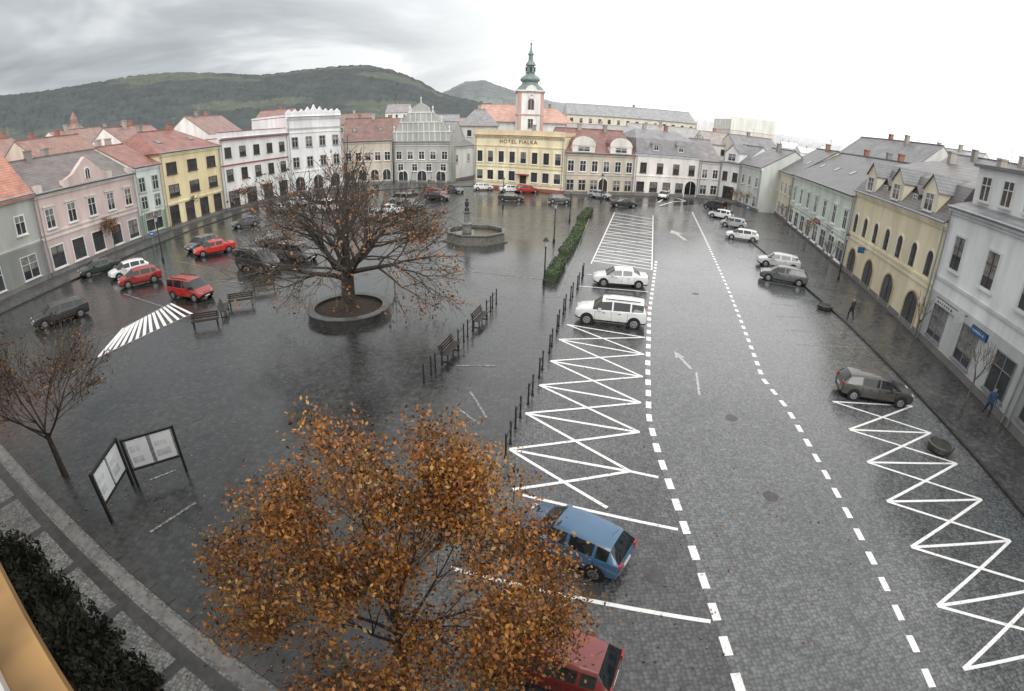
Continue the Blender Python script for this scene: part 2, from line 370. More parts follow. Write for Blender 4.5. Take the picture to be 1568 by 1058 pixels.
Rr=[G(*p) for p in((1397,622),(1425,663),(1465,710),(1503,765),(1547,828),(1600,900),(1650,985))]
zig(Lr,Rr,.13); ribbon(mk,[Lr[-1],Rr[-1]],.12,Z,PAINT)
mk.build('parking_markings')
mk=MB()
for a,c in(((1165,430),(1222,440)),((1172,450),(1250,458)),((1180,465),(1262,472)),((1188,484),(1285,490)),((1200,505),(1305,511)),((1218,527),(1328,533)),((1255,579),(1285,584)),((1130,395),(1165,400)),((1140,408),(1160,411))):
    ribbon(mk,[G(*a),G(*c)],.12,Z,PAINTY if a[0]>1190 and a[0]<1240 else PAINTW)
def arrow(c,d,s,mat):
    c=Vector((c[0],c[1],0)); d=Vector((d[0],d[1],0)).normalized(); n=Vector((-d.y,d.x,0))
    mk.poly([(c+d*s)[:2]+(Z,),(c-n*.35*s)[:2]+(Z,),(c-n*.1*s)[:2]+(Z,),(c-n*.1*s-d*1.6*s)[:2]+(Z,),(c+n*.1*s-d*1.6*s)[:2]+(Z,),(c+n*.1*s)[:2]+(Z,),(c+n*.35*s)[:2]+(Z,)],mat)
PAINTM=worn_paint('faded_road_paint',(.5,.5,.48),(.2,.2,.2),.42)
arrow(G(1042,548),(-.15,1),.9,PAINTM); arrow(G(1036,358),(0,1),2.4,PAINTM); ribbon(mk,[G(1066,570),G(1071,605)],.12,Z,PAINTM)
ribbon(mk,[G(1008,310),G(1018,303),G(1035,303),G(1050,308)],.3,Z,PAINT); ribbon(mk,[G(1010,315),G(1030,309),G(1050,308)],.3,Z+.004,PAINT)
for a,c in(((575,332),(850,352)),((610,405),(850,430)),((700,345),(845,355)),((855,455),(902,335)),((640,430),(720,418)),((900,300),(1060,312)),((240,372),(345,338)),((322,428),(372,433)),((270,400),(330,412)),((190,450),(250,470)),((365,356),(440,325)),((130,560),(60,600)),((700,560),(760,560)),((720,600),(745,640)),((735,650),(700,625)),((230,815),(300,770)),((230,735),(270,720))):
    ribbon(mk,[G(*a),G(*c)],.12,Z+.004,PAINTW)
mk.build('worn_markings')
mk=MB()
A0,A1,B0,B1=G(150,548),G(294,481),G(190,502),G(262,464)
n=13
for i in range(n+1):
    t=i/n; ribbon(mk,[A0+(A1-A0)*t,B0+(B1-B0)*max(0,min(1,t*1.0-.02))],.22,Z,PAINT)
ribbon(mk,[A0,A1],.14,Z+.004,PAINTW); ribbon(mk,[B0,B1],.14,Z+.004,PAINTW)
mk.build('zebra_markings')
b=MB()
for u,v in((1120,640),(905,905),(1180,760),(1065,450),(640,660),(430,560),(300,640),(1000,880),(560,420)):
    p=G(u,v); b.lathe([(.3,.0135),(.28,.016)],20,DSTONE,(p.x,p.y))
b.build('manhole_covers')
# ---------------------------------------------------------------- left row
def row(z,n,w=1.1,h=1.7,**k): d=dict(z=z,n=n,w=w,h=h); d.update(k); return d
BR=pbr('brown_frame',(.09,.06,.045),.6,.1)
RS=plaster((.35,.06,.05)); WS=plaster((.72,.7,.66)); GS=plaster((.4,.47,.4)); TS=plaster((.5,.42,.3))
xL=-47.6
building('corner_house',(-47.7,22),(xL,40.2),8.9,13,'gable',7.4,(.42,.43,.39),(.42,.15,.08),[row(.6,4,sur=WS),row(.1,4,2.0,2.2)],bands=(.47,),base=(.44,(.25,.27,.24)),sky=3)
e,L=building('pink_house',(xL,40.3),(xL,56.3),8.7,12,'gable',3.4,(.66,.5,.46),(.15,.12,.11),[row(.58,5,1.1,1.9,sur=WS,hood=True),row(.1,5,1.8,2.2,sur=WS,frm=BR)],trim=(.68,.61,.57),bands=(.46,.52),base=(.44,(.57,.45,.42)))
b=MB(); b.xz([(L*.3,8.7),(L*.7,8.7),(L*.7,9.6),(L*.64,9.9),(L*.5,11.6),(L*.36,9.9),(L*.3,9.6)],-.15,.4,plaster((.62,.46,.42)))
for x in(L*.02,L*.26,L*.7,L*.93): b.box(x,x+L*.05,-.2,.4,8.72,9.5,plaster((.64,.54,.5)))
b.build('pediment',e)
bb=MB();f2=MB(); window(bb,f2,L*.5,9.2,.7,1.1,arch=True,sur=WS); bb.build('attic_glass',e,(0,-.16,0)); f2.build('attic_frame',e,(0,-.16,0))
building('mint_house',(xL,56.35),(-47.3,61.5),9.3,12,'gable',3.0,(.68,.73,.68),(.27,.1,.07),[row(.66,2,1,1.7,sur=GS),row(.42,2,1,1.5,sur=GS),row(.1,1,3.2,2.3,sur=GS)],base=(.34,(.25,.41,.28)))
building('yellow_house',(-47.3,61.6),(-46.3,75.4),10.6,12,'gable',3.0,(.82,.67,.36),(.26,.085,.06),[row(.72,3,2.0,1.5,frm=BR),row(.43,3,2.0,1.5,frm=BR),row(.08,4,1.8,2.4,frm=BR)],bands=(.34,.97),hip=3,sky=2)
e,L=building('white_red_house',(-46.2,75.6),(-42.0,92.2),11.6,12,'flat',.9,(.8,.77,.74),(.3,.08,.06),[row(.74,5,1.3,1.5,frm=BR),row(.42,5,1.3,1.7,frm=BR),row(.06,4,2.2,2.4,frm=BR)],chim=0,bands=())
b=MB(); b.box(-.03,L+.03,-.36,-.05,11.25,11.45,RS); b.box(-.03,L+.03,-.16,-.001,7.2,7.4,RS); b.box(-.03,L+.03,-.14,.31,12.51,12.62,RS); b.build('red_trim',e)
p0=G(447,300);p1=G(527,288); hF=HT(p0,434,180)
e,L=building('renaissance_house',p0,p1,hF,14,'flat',.6,(.82,.8,.77),(.3,.3,.3),[row(.62,4,1.1,1.7,sur=plaster((.3,.28,.26))),row(.36,4,1.1,1.7,sur=plaster((.3,.28,.26))),row(.05,3,2,2.6,arch=True)],chim=0,bands=(.3,.8))
b=MB(); wm=plaster((.82,.8,.77)); n=9
for i in range(n):
    x=L*(i+.5)/n; k=.6+.9*math.exp(-((i-4)/1.2)**2)
    b.xz([(x-L/n*.46,hF+.55),(x+L/n*.46,hF+.55),(x+L/n*.44,hF+.7+k*.35),(x+L/n*.2,hF+.75+k*.6),(x,hF+.8+k*.95),(x-L/n*.2,hF+.75+k*.6),(x-L/n*.44,hF+.7+k*.35)],-.1,.3,wm)
b.box(-.04,L+.04,-.2,-.101,hF-2.2,hF-2.0,plaster((.55,.54,.52)))
b.build('attic_crest',e)
def facade(name,a,c,ta,tb,**k):
    p0=G(*a);p1=G(*c); h=(HT(p0,*ta)+HT(p1,*tb))/2
    return building(name,p0,p1,h,**k)+(h,)
facade('red_roof_house',(529,284),(602,281),(531,216),(603,215),D=13,rh=4.6,wall=(.55,.49,.4),roofc=(.19,.09,.07),rows=[row(.55,5,1.1,1.7,sur=WS),row(.1,4,1.6,2.2,arch=True)],sky=2)
p0=G(604,280);p1=G(690,281); h=HT(p0,604,217)
e,L=building('museum_house',p0,p1,h,14,'gable',4.,(.42,.43,.4),(.2,.2,.2),[row(.58,5,1.1,1.6,sur=WS),row(.3,4,1.1,1.4,sur=WS),row(.03,3,2,2.4,arch=True,sur=WS)],bands=(.52,.9),chim=1)
b=MB(); gm=plaster((.4,.41,.39)); lt=plaster((.66,.66,.62))
prof=[(.0,0),(0,2.0),(.06,2.3),(.1,3.2),(.13,3.9),(.2,4.1),(.22,5.2),(.28,5.9),(.34,6.0),(.36,7.0),(.42,7.5),(.5,8.0)]
pts=[(L*a,h+c) for a,c in prof]+[(L*(1-a),h+c) for a,c in reversed(prof[:-1])]
b.xz(list(reversed(pts)),-.12,.45,gm)
for z,x in((2.0,.0),(4.0,.13),(6.0,.28)):
    b.box(L*x,L*(1-x),-.25,.5,h+z-.12,h+z+.1,lt)
for z0,z1,x0,nn in((.1,1.9,.02,10),(2.15,3.85,.13,8),(4.15,5.85,.27,5)):
    for i in range(nn):
        x=L*(x0+(1-2*x0)*(i+.5)/nn); b.box(x-.09,x+.09,-.2,-.121,h+z0,h+z1,lt)
for x,z in((.02,2.1),(.98,2.1),(.15,4.1),(.85,4.1),(.3,6.1),(.7,6.1),(.5,8)):
    b.lathe([(.16,h+z),(.1,h+z+.5),(.2,h+z+.8),(.03,h+z+1.3)],6,lt,(L*x,.1))
b.build('stepped_gable',e)
facade('white_side_house',(690,279),(725,272),(688,222),(727,224),D=16,rh=4,wall=(.74,.74,.71),roofc=(.18,.17,.17),rows=[row(.55,2,1,1.5)],chim=0)
# ---------------------------------------------------------------- hotel and far row
p0=G(727,286);p1=G(861,297)
hH=(HT(p0,727,209)+HT(p1,861,207))/2
e,L=building('hotel',p0,p1,hH,14,'flat',1.0,(.84,.72,.45),(.14,.1,.09),[row(.5,8,1.1,2.1,frm=BR,sur=WS),row(.17,8,1.25,1.8,frm=BR,sur=WS,skip=(4,))],trim=(.72,.56,.33),bands=(.42,.8,.12),chim=1,plinth=(.3,.1,.08))
tb=bpy.data.curves.new('hotel_lettering','FONT'); tb.body='HOTEL FIALKA'; tb.size=1.0; tb.extrude=.03; tb.align_x='CENTER'; tb.align_y='CENTER'; tb.space_character=1.2
to=bpy.data.objects.new('hotel_lettering',tb); scene.collection.objects.link(to); to.parent=e; to.location=(L/2,-.06,hH*.885); to.rotation_euler=(math.pi/2,0,0); tb.materials.append(pbr('lettering',(.2,.07,.04),.5))
b=MB(); b.box(L*.53,L*.60,-.1,-.03,.1,2.9,WOODD); b.box(L*.5,L*.63,-1.2,0,3.0,3.15,RS)
for i in range(14): b.box(L*(i+.5)/14-.1,L*(i+.5)/14+.1,-.5,-.33,hH-.3,hH-.02,plaster((.5,.36,.18)))
for i in range(9): x=min(L-.2,max(.2,L*i/8)); b.box(x-.16,x+.16,-.075,-.001,hH*.44,hH*.78,plaster((.7,.55,.33)))
b.build('entrance',e)
p2=G(968,299)
def fac(name,p0,p1,ta,tb,**k):
    h=(HT(p0,*ta)+HT(p1,*tb))/2; return building(name,p0,p1,h,**k)+(h,)
p1=G(862.5,297)
e,L,h=fac('gabled_house',p1,p2,(864,234),(967,236),D=13,rh=4.2,wall=(.55,.48,.38),roofc=(.2,.075,.06),rows=[row(.56,6,1.1,1.9,sur=WS),row(.1,6,1.3,1.9,sur=TS,skip=(3,))],trim=(.6,.55,.47),bands=(.48,),chim=2)
for x in(.25,.78): dormer(e,L*x,-.1,h+.05,4.4,1.3,plaster((.72,.68,.61)),rooftile((.2,.07,.055)),5,True)
b=MB();b2=MB(); window(b,b2,L*.55,.1,1.8,2.9,arch=True,glass=WOODD,sur=WS); b.build('gate_door',e); b2.build('gate_frame',e)
p3=G(1066,303)
e,L,h=fac('cream_house',Vector((p2.x+.05,p2.y,0)),p3,(969,234),(1074,241),D=13,roof='mansard',rh=4.6,wall=(.76,.72,.66),roofc=(.18,.17,.18),rows=[row(.56,4,1.2,1.8,frm=BR),row(.12,5,1.5,1.7,frm=BR,skip=(4,))],bands=(.48,),chim=2)
for x in(.3,.68): dormer(e,L*x,.2,h+.5,1.8,1.4,plaster((.35,.33,.33)),rooftile((.15,.14,.15)),2,True)
b=MB();b2=MB(); window(b,b2,L*.88,.1,2.6,3.2,arch=True,glass=CGLASS,sur=WS); b.build('gate_door',e); b2.build('gate_frame',e)
p4=G(1098,305); p5=G(1128,312)
e,L,h=fac('grey_small_house',Vector((p3.x+.05,p3.y,0)),p4,(1074,246),(1104,248),D=12,rh=4,wall=(.6,.57,.56),roofc=(.19,.17,.17),rows=[row(.55,2,1.1,1.7,sur=WS),row(.12,2,1.4,1.8)],chim=1)
e,L,h=fac('narrow_white_house',p4,p5,(1103,248),(1133,250),D=12,rh=3.6,wall=(.74,.74,.73),roofc=(.15,.15,.16),rows=[row(.55,2,1.1,1.6,frm=BR),row(.1,1,2.6,2.2,frm=BR)],chim=0)
dormer(e,L*.5,-.05,h+.05,3.6,2.0,plaster((.74,.74,.73)),rooftile((.14,.14,.15)),4)
fac('pale_green_house',p5,G(1158,325),(1133,252),(1165,254),D=12,rh=3.5,wall=(.58,.62,.58),roofc=(.15,.14,.14),rows=[row(.55,3,1,1.6,sur=WS),row(.1,3,1.2,1.8)],chim=1)
# ---------------------------------------------------------------- right row (left end is the far one)
dR=(fR1-fR0).normalized()
def onR(y): return fR0+dR*((y-fR0.y)/dR.y)
q0,q1,q2,q3,q35,q4=onR(90),onR(77.5),onR(49.2),onR(29.8),onR(17.5),onR(-2)
hr=HT
h1=hr(q1,1218,268)
building('ochre_house',q0,q1,h1,13,'gable',4.5,(.7,.62,.46),(.1,.095,.095),[row(.56,4,1.1,1.7,sur=WS),row(.1,4,1.4,1.9)],chim=2,sky=2)
h2=(hr(q1,1221,272)+hr(q2,1313,294))/2
SG=plaster((.74,.76,.73))
building('green_house',q1-dR*.05,q2,h2,14,'gable',4.2,(.6,.67,.58),(.085,.082,.086),[row(.52,7,1.2,2.0,sur=SG,hood=True),row(.08,8,2.2,2.1,sur=SG)],trim=(.7,.74,.69),bands=(.42,.46),chim=3,sky=4)
h3=(hr(q2,1318,300)+hr(q3,1448,330))/2
YW=(.77,.67,.44)
e,L=building('yellow_arcade_house',q2-dR*.05,q3,h3,13,'mansard',4.4,YW,(.1,.085,.08),[row(.52,7,1.1,1.9,frm=BR,sur=plaster((.78,.74,.6)),arch=True),row(.04,4,2.3,2.6,frm=BR,sur=plaster((.55,.44,.25)),arch=True,skip=())],trim=(.76,.68,.48),bands=(.44,.485),chim=2)
for x in(.18,.5,.82): dormer(e,L*x,-.05,h3+.05,2.7,1.9,plaster((.74,.67,.48)),rooftile((.15,.15,.16)),3.2)
for x in(.34,.66): dormer(e,L*x,.3,h3+.3,1.3,1.1,plaster((.1,.09,.085)),rooftile((.085,.075,.07)),2)
h4=hr(q3,1450,314)
e,L=building('white_shop_house',q3-dR*.05,q35,h4,13,'gable',2.2,(.8,.8,.8),(.19,.19,.2),[row(.6,3,1.3,2.2,frm=BR,sur=plaster((.62,.64,.64))),row(.1,3,2.0,2.3,frm=METAL)],trim=(.55,.58,.59),bands=(.5,),chim=1,base=(.4,(.5,.5,.5)))
b=MB(); b.box(.6,8.6,1.0,6,h4,h4+3.0,plaster((.76,.77,.76))); b.box(.3,8.9,.7,6.3,h4+3.0,h4+3.2,plaster((.2,.2,.21))); b.build('attic_storey',e)
b=MB();f2=MB()
for x in(2,4.6,7.2): window(b,f2,x,h4+.9,1.1,1.5)
b.build('attic_glass',e,(0,1.0,0)); f2.build('attic_frames',e,(0,1.0,0))
e,L=building('tall_roof_house',q35-dR*.03,q4,h4+1.0,14,'gable',6.5,(.7,.71,.71),(.1,.1,.11),[row(.58,6,1.3,2.2,frm=BR,sur=plaster((.62,.64,.64))),row(.1,6,2.0,2.3,frm=METAL)],trim=(.5,.52,.53),bands=(.5,),chim=1,base=(.4,(.4,.4,.4)))
SB=[pbr('shop_sign_blue',(.03,.13,.3),.4),pbr('shop_sign_white',(.6,.6,.6),.4),pbr('shop_sign_red',(.35,.04,.03),.4),pbr('shop_sign_teal',(.05,.3,.3),.4)]
def sign(name,p,rz,w,h,z,m,proj=False):
    b=MB()
    if proj: b.box(-.03,.03,-.95,-.25,z,z+h,m); b.box(-.02,.02,-.25,.02,z+h*.7,z+h*.7+.05,IRON)
    else:
        b.box(0,w,-.16,-.05,z,z+h,m); b.box(-.04,w+.04,-.1,-.02,z-.04,z+h+.04,IRON)
        for i in range(7): b.box(w*(.12+.11*i),w*(.12+.11*i)+w*U(.03,.07),-.17,-.16,z+h*.32,z+h*.68,SB[1] if m is not SB[1] else IRON)
    b.build(name,None,p,rz)
rzR=math.atan2(-dR.y,-dR.x)
sign('shop_sign',q3-dR*1.2,rzR,3.0,.4,3.3,SB[1]); sign('shop_sign',q3-dR*6.5,rzR,1.8,.4,3.2,SB[0]); sign('shop_sign',q3-dR*14.5,rzR,4.2,.6,3.2,SB[3]); sign('shop_sign',q2+dR*14,rzR,2.8,.4,3.1,SB[2]); sign('shop_sign',q2+dR*8,rzR,2.4,.4,3.1,SB[1])
sign('hanging_sign',q3-dR*5.5,rzR,1,.7,3.3,SB[1],True); sign('hanging_sign',q2-dR*6,rzR,1,.6,3.2,SB[0],True)
# own house below the camera (cornice seen in the lower left corner)
hd=kd if kd.x>0 else -kd
P=Vector((-1.05,.42,0)); yaw=math.atan2(hd.y,hd.x)
e=empty('camera_side_house',P,yaw); b=MB(); wm=plaster((.62,.58,.48))
b.box(-26,9,-12,-.35,0,11.0,wm); b.build('walls',e)
b=MB(); b.box(-6,7,-.6,.03,10.98,11.08,pbr('varnished_wood',(.3,.17,.06),.5,.3,5)); b.box(-6,7,-.9,-.07,11.083,11.13,plaster((.5,.48,.45))); b.build('cornice',e,rz=math.radians(-4.6))
g1,f1=MB(),MB()
for z in(1.2,4.6,8.0):
    for i in range(12): window(g1,f1,-24.5+i*2.8,z,1.2,1.9)
for q,nm in((g1,'window_glass'),(f1,'window_frames')):
    o=q.build(nm,e); o.rotation_euler=(0,0,math.pi); o.location=(-16,-.35,0)
# ---------------------------------------------------------------- church
D=150.; c=AT(811,150,D); e=empty('church',(c.x,D,0),0.1)
hw=3.5; zt=AT(811,141,D).z; WW=plaster((.78,.77,.74)); RQ=plaster((.55,.32,.27)); CU=pbr('patina_copper',(.2,.26,.25),.6,.25,2)
b=MB(); b.box(-hw,hw,-hw,hw,0,zt,WW)
for x in(-hw,hw-.9):
    b.box(x-.03 if x<0 else x,x+.9 if x<0 else x+.93,-hw-.06,-hw+1,10,zt,RQ)
b.box(-hw-.25,hw+.25,-hw-.25,hw+.25,zt-.4,zt+.003,RQ); b.box(-hw-.15,hw+.15,-hw-.15,hw+.15,zt-6.6,zt-6.2,RQ)
b.box(-hw-.5,hw+.5,-hw-.5,hw+.5,zt+.006,zt+.35,WW)
b.xz([(-1.6,zt+.35),(1.6,zt+.35),(1.1,zt+1.3),(0,zt+1.8),(-1.1,zt+1.3)],-hw-.3,-hw,WW)
b.build('tower',e)
b=MB();f=MB()
window(b,f,0,zt-5,1.5,3.0,arch=True,sur=RQ); window(b,f,0,zt-10,1.2,2.4,sur=RQ)
b.build('belfry_glass',e,(0,-hw,0)); f.build('belfry_frames',e,(0,-hw,0))
b=MB(); b.lathe([(.9,0),(.9,.1)],20,pbr('clock_face',(.7,.7,.65),.5)); b.box(-.04,.04,0,.7,.11,.13,IRON); b.box(0,.5,-.04,.04,.131,.15,IRON)
o=b.build('clock_face',e,(0,-hw-.05,zt-1.2)); o.rotation_euler=(math.pi/2,0,0)
top=AT(811,59,D).z; k=(top-zt)/16.
prof=[(4.0,.3),(3.9,.7),(3.2,1.6),(2.4,2.3),(2.2,2.9),(2.7,3.3),(2.9,3.7),(2.6,4.3),(1.9,4.8),(1.3,5.2),(1.25,5.6),(1.5,5.8),(1.1,5.9),(1.05,7.8),(1.5,8.0),(1.3,8.5),(.8,9.2),(.65,9.6),(.62,11),(.9,11.2),(.6,11.8),(.3,12.5),(.12,14),(.3,14.2),(.3,14.5),(.06,14.8),(.04,16)]
b=MB(); b.lathe([(r,zt+z*k) for r,z in prof],8,CU,rot=math.pi/8)
for i in range(4):
    a=math.pi/2*i; b.box(1.12*math.cos(a)-.25,1.12*math.cos(a)+.25,1.12*math.sin(a)-.25,1.12*math.sin(a)+.25,zt+6.1*k,zt+7.5*k,IRON)
b.build('spire',e)
b=MB(); b.box(-13,13,4,22,0,AT(811,187,D).z,WW); b.build('nave_walls',e)
b=MB(); hh=AT(811,187,D).z; rr=rooftile((.5,.24,.16)); rt=AT(811,163,D).z
b.poly([(-14,3,hh),(14,3,hh),(10,13,rt),(-10,13,rt)],rr); b.poly([(14,23,hh),(-14,23,hh),(-10,13,rt),(10,13,rt)],rr); b.poly([(-14,23,hh),(-14,3,hh),(-10,13,rt)],rr); b.poly([(14,3,hh),(14,23,hh),(10,13,rt)],rr); b.build('nave_roof',e)
# ---------------------------------------------------------------- background houses
def bg(name,u0,u1,ve,vr,D,wall,roofc,depth=11,n=6,hip=0.,roof='gable',rot=0):
    a=AT(u0,ve,D); c=AT(u1,ve,D+rot); um=(u0+u1)/2
    h=(a.z+c.z)/2; rh=max(.5,AT(um,vr,D+depth/2).z-h)
    nf=max(1,int(h/3.4)); L=(c-a).length
    rows=[row((h-2.6-3.1*i)/h,max(2,int(L/3)),1.0,1.5) for i in range(min(nf,2)) if h-2.6-3.1*i>.5]
    return building(name,a,c,h,depth,roof,rh,wall,roofc,rows,fine=False,hip=hip,chim=1 if roof=='gable' else 0,cornice=False)
cr=(.66,.62,.53); wh=(.74,.73,.7)
bg('town_house',705,760,192,168,125,(.55,.53,.5),(.22,.21,.21),12,hip=3)
bg('town_house',735,800,182,161,165,wh,(.46,.24,.17),14)
bg('town_house',826,858,184,165,158,cr,(.46,.24,.17),12,hip=3)
bg('school_building',868,1066,182,165,175,(.72,.67,.52),(.25,.25,.26),16)
bg('town_house',870,968,206,192,128,cr,(.28,.25,.24),11)
bg('town_house',965,1075,210,194,130,wh,(.3,.28,.27),10)
bg('office_block',1066,1130,203,188,190,(.7,.7,.69),(.45,.45,.45),12,roof='flat')
bg('apartment_block',1118,1186,203,183,150,(.74,.65,.57),(.45,.43,.41),14,roof='flat')
bg('town_house',1080,1135,222,205,120,wh,(.3,.25,.23),10)
bg('town_house',1130,1200,235,212,112,cr,(.17,.165,.17),14)
bg('town_house',545,625,208,183,128,wh,(.22,.12,.1),12)
bg('town_house',620,700,196,176,150,cr,(.24,.24,.24),12)
bg('town_house',385,440,190,170,135,wh,(.27,.14,.11),12)
bg('town_house',590,625,172,160,260,wh,(.25,.23,.23),12)
bg('town_house',500,560,190,175,160,(.5,.4,.33),(.22,.13,.11),12)
def bgl(name,x,y0,y1,h,rh,wall,roofc,depth=12,hip=0): return building(name,(x,y0),(x-1,y1),h,depth,'gable',rh,wall,roofc,[row(.6,4),row(.2,4)],fine=False,cornice=False,hip=hip)
bgl('town_house',-66,42,56,9.5,5,(.5,.45,.4),(.19,.13,.12)); bgl('town_house',-64,58,72,10.5,4.5,(.62,.5,.4),(.28,.13,.09)); bgl('town_house',-63,76,90,11,4.5,wh,(.26,.12,.1))
bgl('town_house',-80,60,74,12,4.5,(.5,.42,.36),(.28,.15,.12),hip=3); bgl('town_house',-85,84,100,13,4,wh,(.26,.14,.11)); bgl('town_house',-105,70,84,11,5,cr,(.19,.14,.13)); bgl('town_house',-60,96,112,12,4.5,wh,(.26,.13,.1))
bgl('town_house',-90,100,118,12,5,(.55,.5,.42),(.25,.15,.12)); bgl('town_house',-78,28,40,9,5,wh,(.2,.13,.12))
b=MB()
for (x,y,h0,c2) in((-95,95,15,(.3,.15,.12)),): 
    b.box(x-3,x+3,y-3,y+3,0,h0,plaster(cr)); b.lathe([(4.6,h0),(.8,h0+3.5),(.8,h0+4.5),(.1,h0+6)],4,rooftile(c2),(x,y),math.pi/4)
b.build('tower_house')
def bgr(name,x,y0,y1,h,rh,wall,roofc,depth=12): return building(name,(x,y0),(x-2,y1),h,depth,'gable',rh,wall,roofc,[row(.6,4),row(.2,4)],fine=False,cornice=False)
bgr('town_house',58,90,66,11,5,(.6,.6,.58),(.17,.165,.17)); bgr('town_house',56,64,44,10.5,4.5,(.65,.63,.57),(.2,.19,.19)); bgr('town_house',78,100,76,12,5,wh,(.4,.39,.39)); bgr('town_house',75,68,48,11,4,wh,(.36,.35,.35)); bgr('town_house',52,38,22,10,4,(.65,.65,.63),(.33,.32,.32))
bgr('town_house',100,130,105,13,5,wh,(.54,.53,.53)); bgr('town_house',110,96,74,12,5,wh,(.54,.53,.53)); bgr('town_house',130,120,98,15,4,(.75,.75,.74),(.6,.59,.59)); bgr('town_house',95,60,40,11,4,wh,(.5,.49,.49))  # roofs further right are paler, haze put into their colour
for i in range(46):
    az=math.radians(U(-62,58)); Dd=U(230,520)
    x,y=Dd*math.sin(az),Dd*math.cos(az)
    if abs(az)<.02: continue
    z=U(7,11)+ (Dd-230)*.018
    rc=random.choice([(.32,.22,.2),(.28,.25,.24),(.28,.28,.28),(.34,.25,.22)]) if az<.25 else random.choice([(.6,.58,.58),(.55,.55,.56),(.62,.58,.56)])
    building('distant_house',(x-U(6,9),y),(x+U(6,9),y+U(-3,3)),z,11,'gable',U(3.5,5),random.choice([wh,cr,(.6,.58,.55)]) if az<.25 else (.76,.76,.75),rc,[row(.6,4)],fine=False,cornice=False,chim=1,hip=random.choice([0,3]))  # right-hand houses: washed-out haze painted into wall and roof colours
# ---------------------------------------------------------------- hills
sil=[(-260,185),(-120,172),(0,153),(60,146),(130,134),(200,122),(260,117),(330,117),(400,119),(460,112),(520,106),(560,105),(600,112),(640,126),(668,142),(690,150),(800,168),(860,176),(1000,190),(1200,208),(1400,235),(1568,262),(1800,300)]
sil2=[(-260,230),(300,190),(560,170),(640,160),(690,140),(712,129),(742,127),(775,138),(810,150),(860,160),(900,163),(960,168),(1060,180),(1150,184),(1182,181),(1215,190),(1300,202),(1400,220),(1568,246),(1800,280)]
def hill(name,sil,R0,R1,mat,jit):
    us=np.arange(sil[0][0],sil[-1][0],4.); vs=np.interp(us,[s[0] for s in sil],[s[1] for s in sil])
    nr=46; V=[];F=[]
    rng=np.random.default_rng(3)
    for i,(u,v) in enumerate(zip(us,vs)):
        d=ray(u,v); hl=math.hypot(d.x,d.y); dx,dy=d.x/hl,d.y/hl; sl=d.z/hl
        for j in range(nr):
            s=j/(nr-6); r=R0+(R1-R0)*s
            zr=CH+R1*sl
            if s<=1: z=-3+(zr+3)*(s*s*(3-2*s))*(.93+.07*s)
            else: z=zr-(s-1)*zr*2.
            z+=math.sin(u*.021+r*.006)*6*s*(1-min(1,s))*4*.4+rng.uniform(-.3,1)*jit*min(1,s*2)
            V.append((dx*r,dy*r,z))
    n=len(us)
    for i in range(n-1):
        for j in range(nr-1): F.append((i*nr+j,(i+1)*nr+j,(i+1)*nr+j+1,i*nr+j+1))
    me=bpy.data.meshes.new(name); me.from_pydata(V,[],F); me.materials.append(mat)
    me.polygons.foreach_set('use_smooth',[True]*len(F))
    o=bpy.data.objects.new(name,me); scene.collection.objects.link(o); return o
def hillmat(name,forest,field,s,haze,xa,xb):
    m,nt,b=nodes(name); N=nt.nodes; Lk=nt.links
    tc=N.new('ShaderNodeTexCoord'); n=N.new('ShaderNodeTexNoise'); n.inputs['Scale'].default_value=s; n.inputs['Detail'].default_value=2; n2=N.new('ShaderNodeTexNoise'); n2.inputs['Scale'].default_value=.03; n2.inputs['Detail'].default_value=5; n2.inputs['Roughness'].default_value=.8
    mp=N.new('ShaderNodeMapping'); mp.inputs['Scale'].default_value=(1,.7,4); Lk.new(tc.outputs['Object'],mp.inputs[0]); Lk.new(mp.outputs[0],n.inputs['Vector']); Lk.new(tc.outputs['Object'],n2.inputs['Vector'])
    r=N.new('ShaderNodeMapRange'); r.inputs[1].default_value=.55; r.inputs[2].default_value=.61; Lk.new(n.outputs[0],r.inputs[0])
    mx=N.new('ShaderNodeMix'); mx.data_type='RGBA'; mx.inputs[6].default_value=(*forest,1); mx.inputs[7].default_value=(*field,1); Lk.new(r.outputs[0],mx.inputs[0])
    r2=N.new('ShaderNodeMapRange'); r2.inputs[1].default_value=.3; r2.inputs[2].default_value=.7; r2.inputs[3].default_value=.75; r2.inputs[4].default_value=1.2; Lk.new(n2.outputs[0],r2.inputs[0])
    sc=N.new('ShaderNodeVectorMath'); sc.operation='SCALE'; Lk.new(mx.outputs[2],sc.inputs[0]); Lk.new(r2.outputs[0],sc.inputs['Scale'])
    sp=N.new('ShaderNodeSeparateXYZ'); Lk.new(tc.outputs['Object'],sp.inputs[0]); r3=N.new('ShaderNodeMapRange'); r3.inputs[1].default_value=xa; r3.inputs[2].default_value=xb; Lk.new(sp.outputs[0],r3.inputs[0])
    m3=N.new('ShaderNodeMix'); m3.data_type='RGBA'; m3.inputs[7].default_value=(*haze,1); Lk.new(r3.outputs[0],m3.inputs[0]); Lk.new(sc.outputs[0],m3.inputs[6])  # painted haze: base colour fades to a pale tone towards the right
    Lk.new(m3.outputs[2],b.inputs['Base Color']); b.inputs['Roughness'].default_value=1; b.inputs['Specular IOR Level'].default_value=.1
    return m
hill('hill',sil,450,1500,hillmat('hill_cover_hazed',(.088,.1,.1),(.125,.138,.118),.0045,(.6,.61,.62),0,600),5)
hill('distant_hill',sil2,600,2300,hillmat('far_hill_cover_hazed',(.19,.205,.21),(.23,.245,.23),.004,(.8,.81,.82),0,800),5)  # forest and field colours paled overall, distance haze mixed in
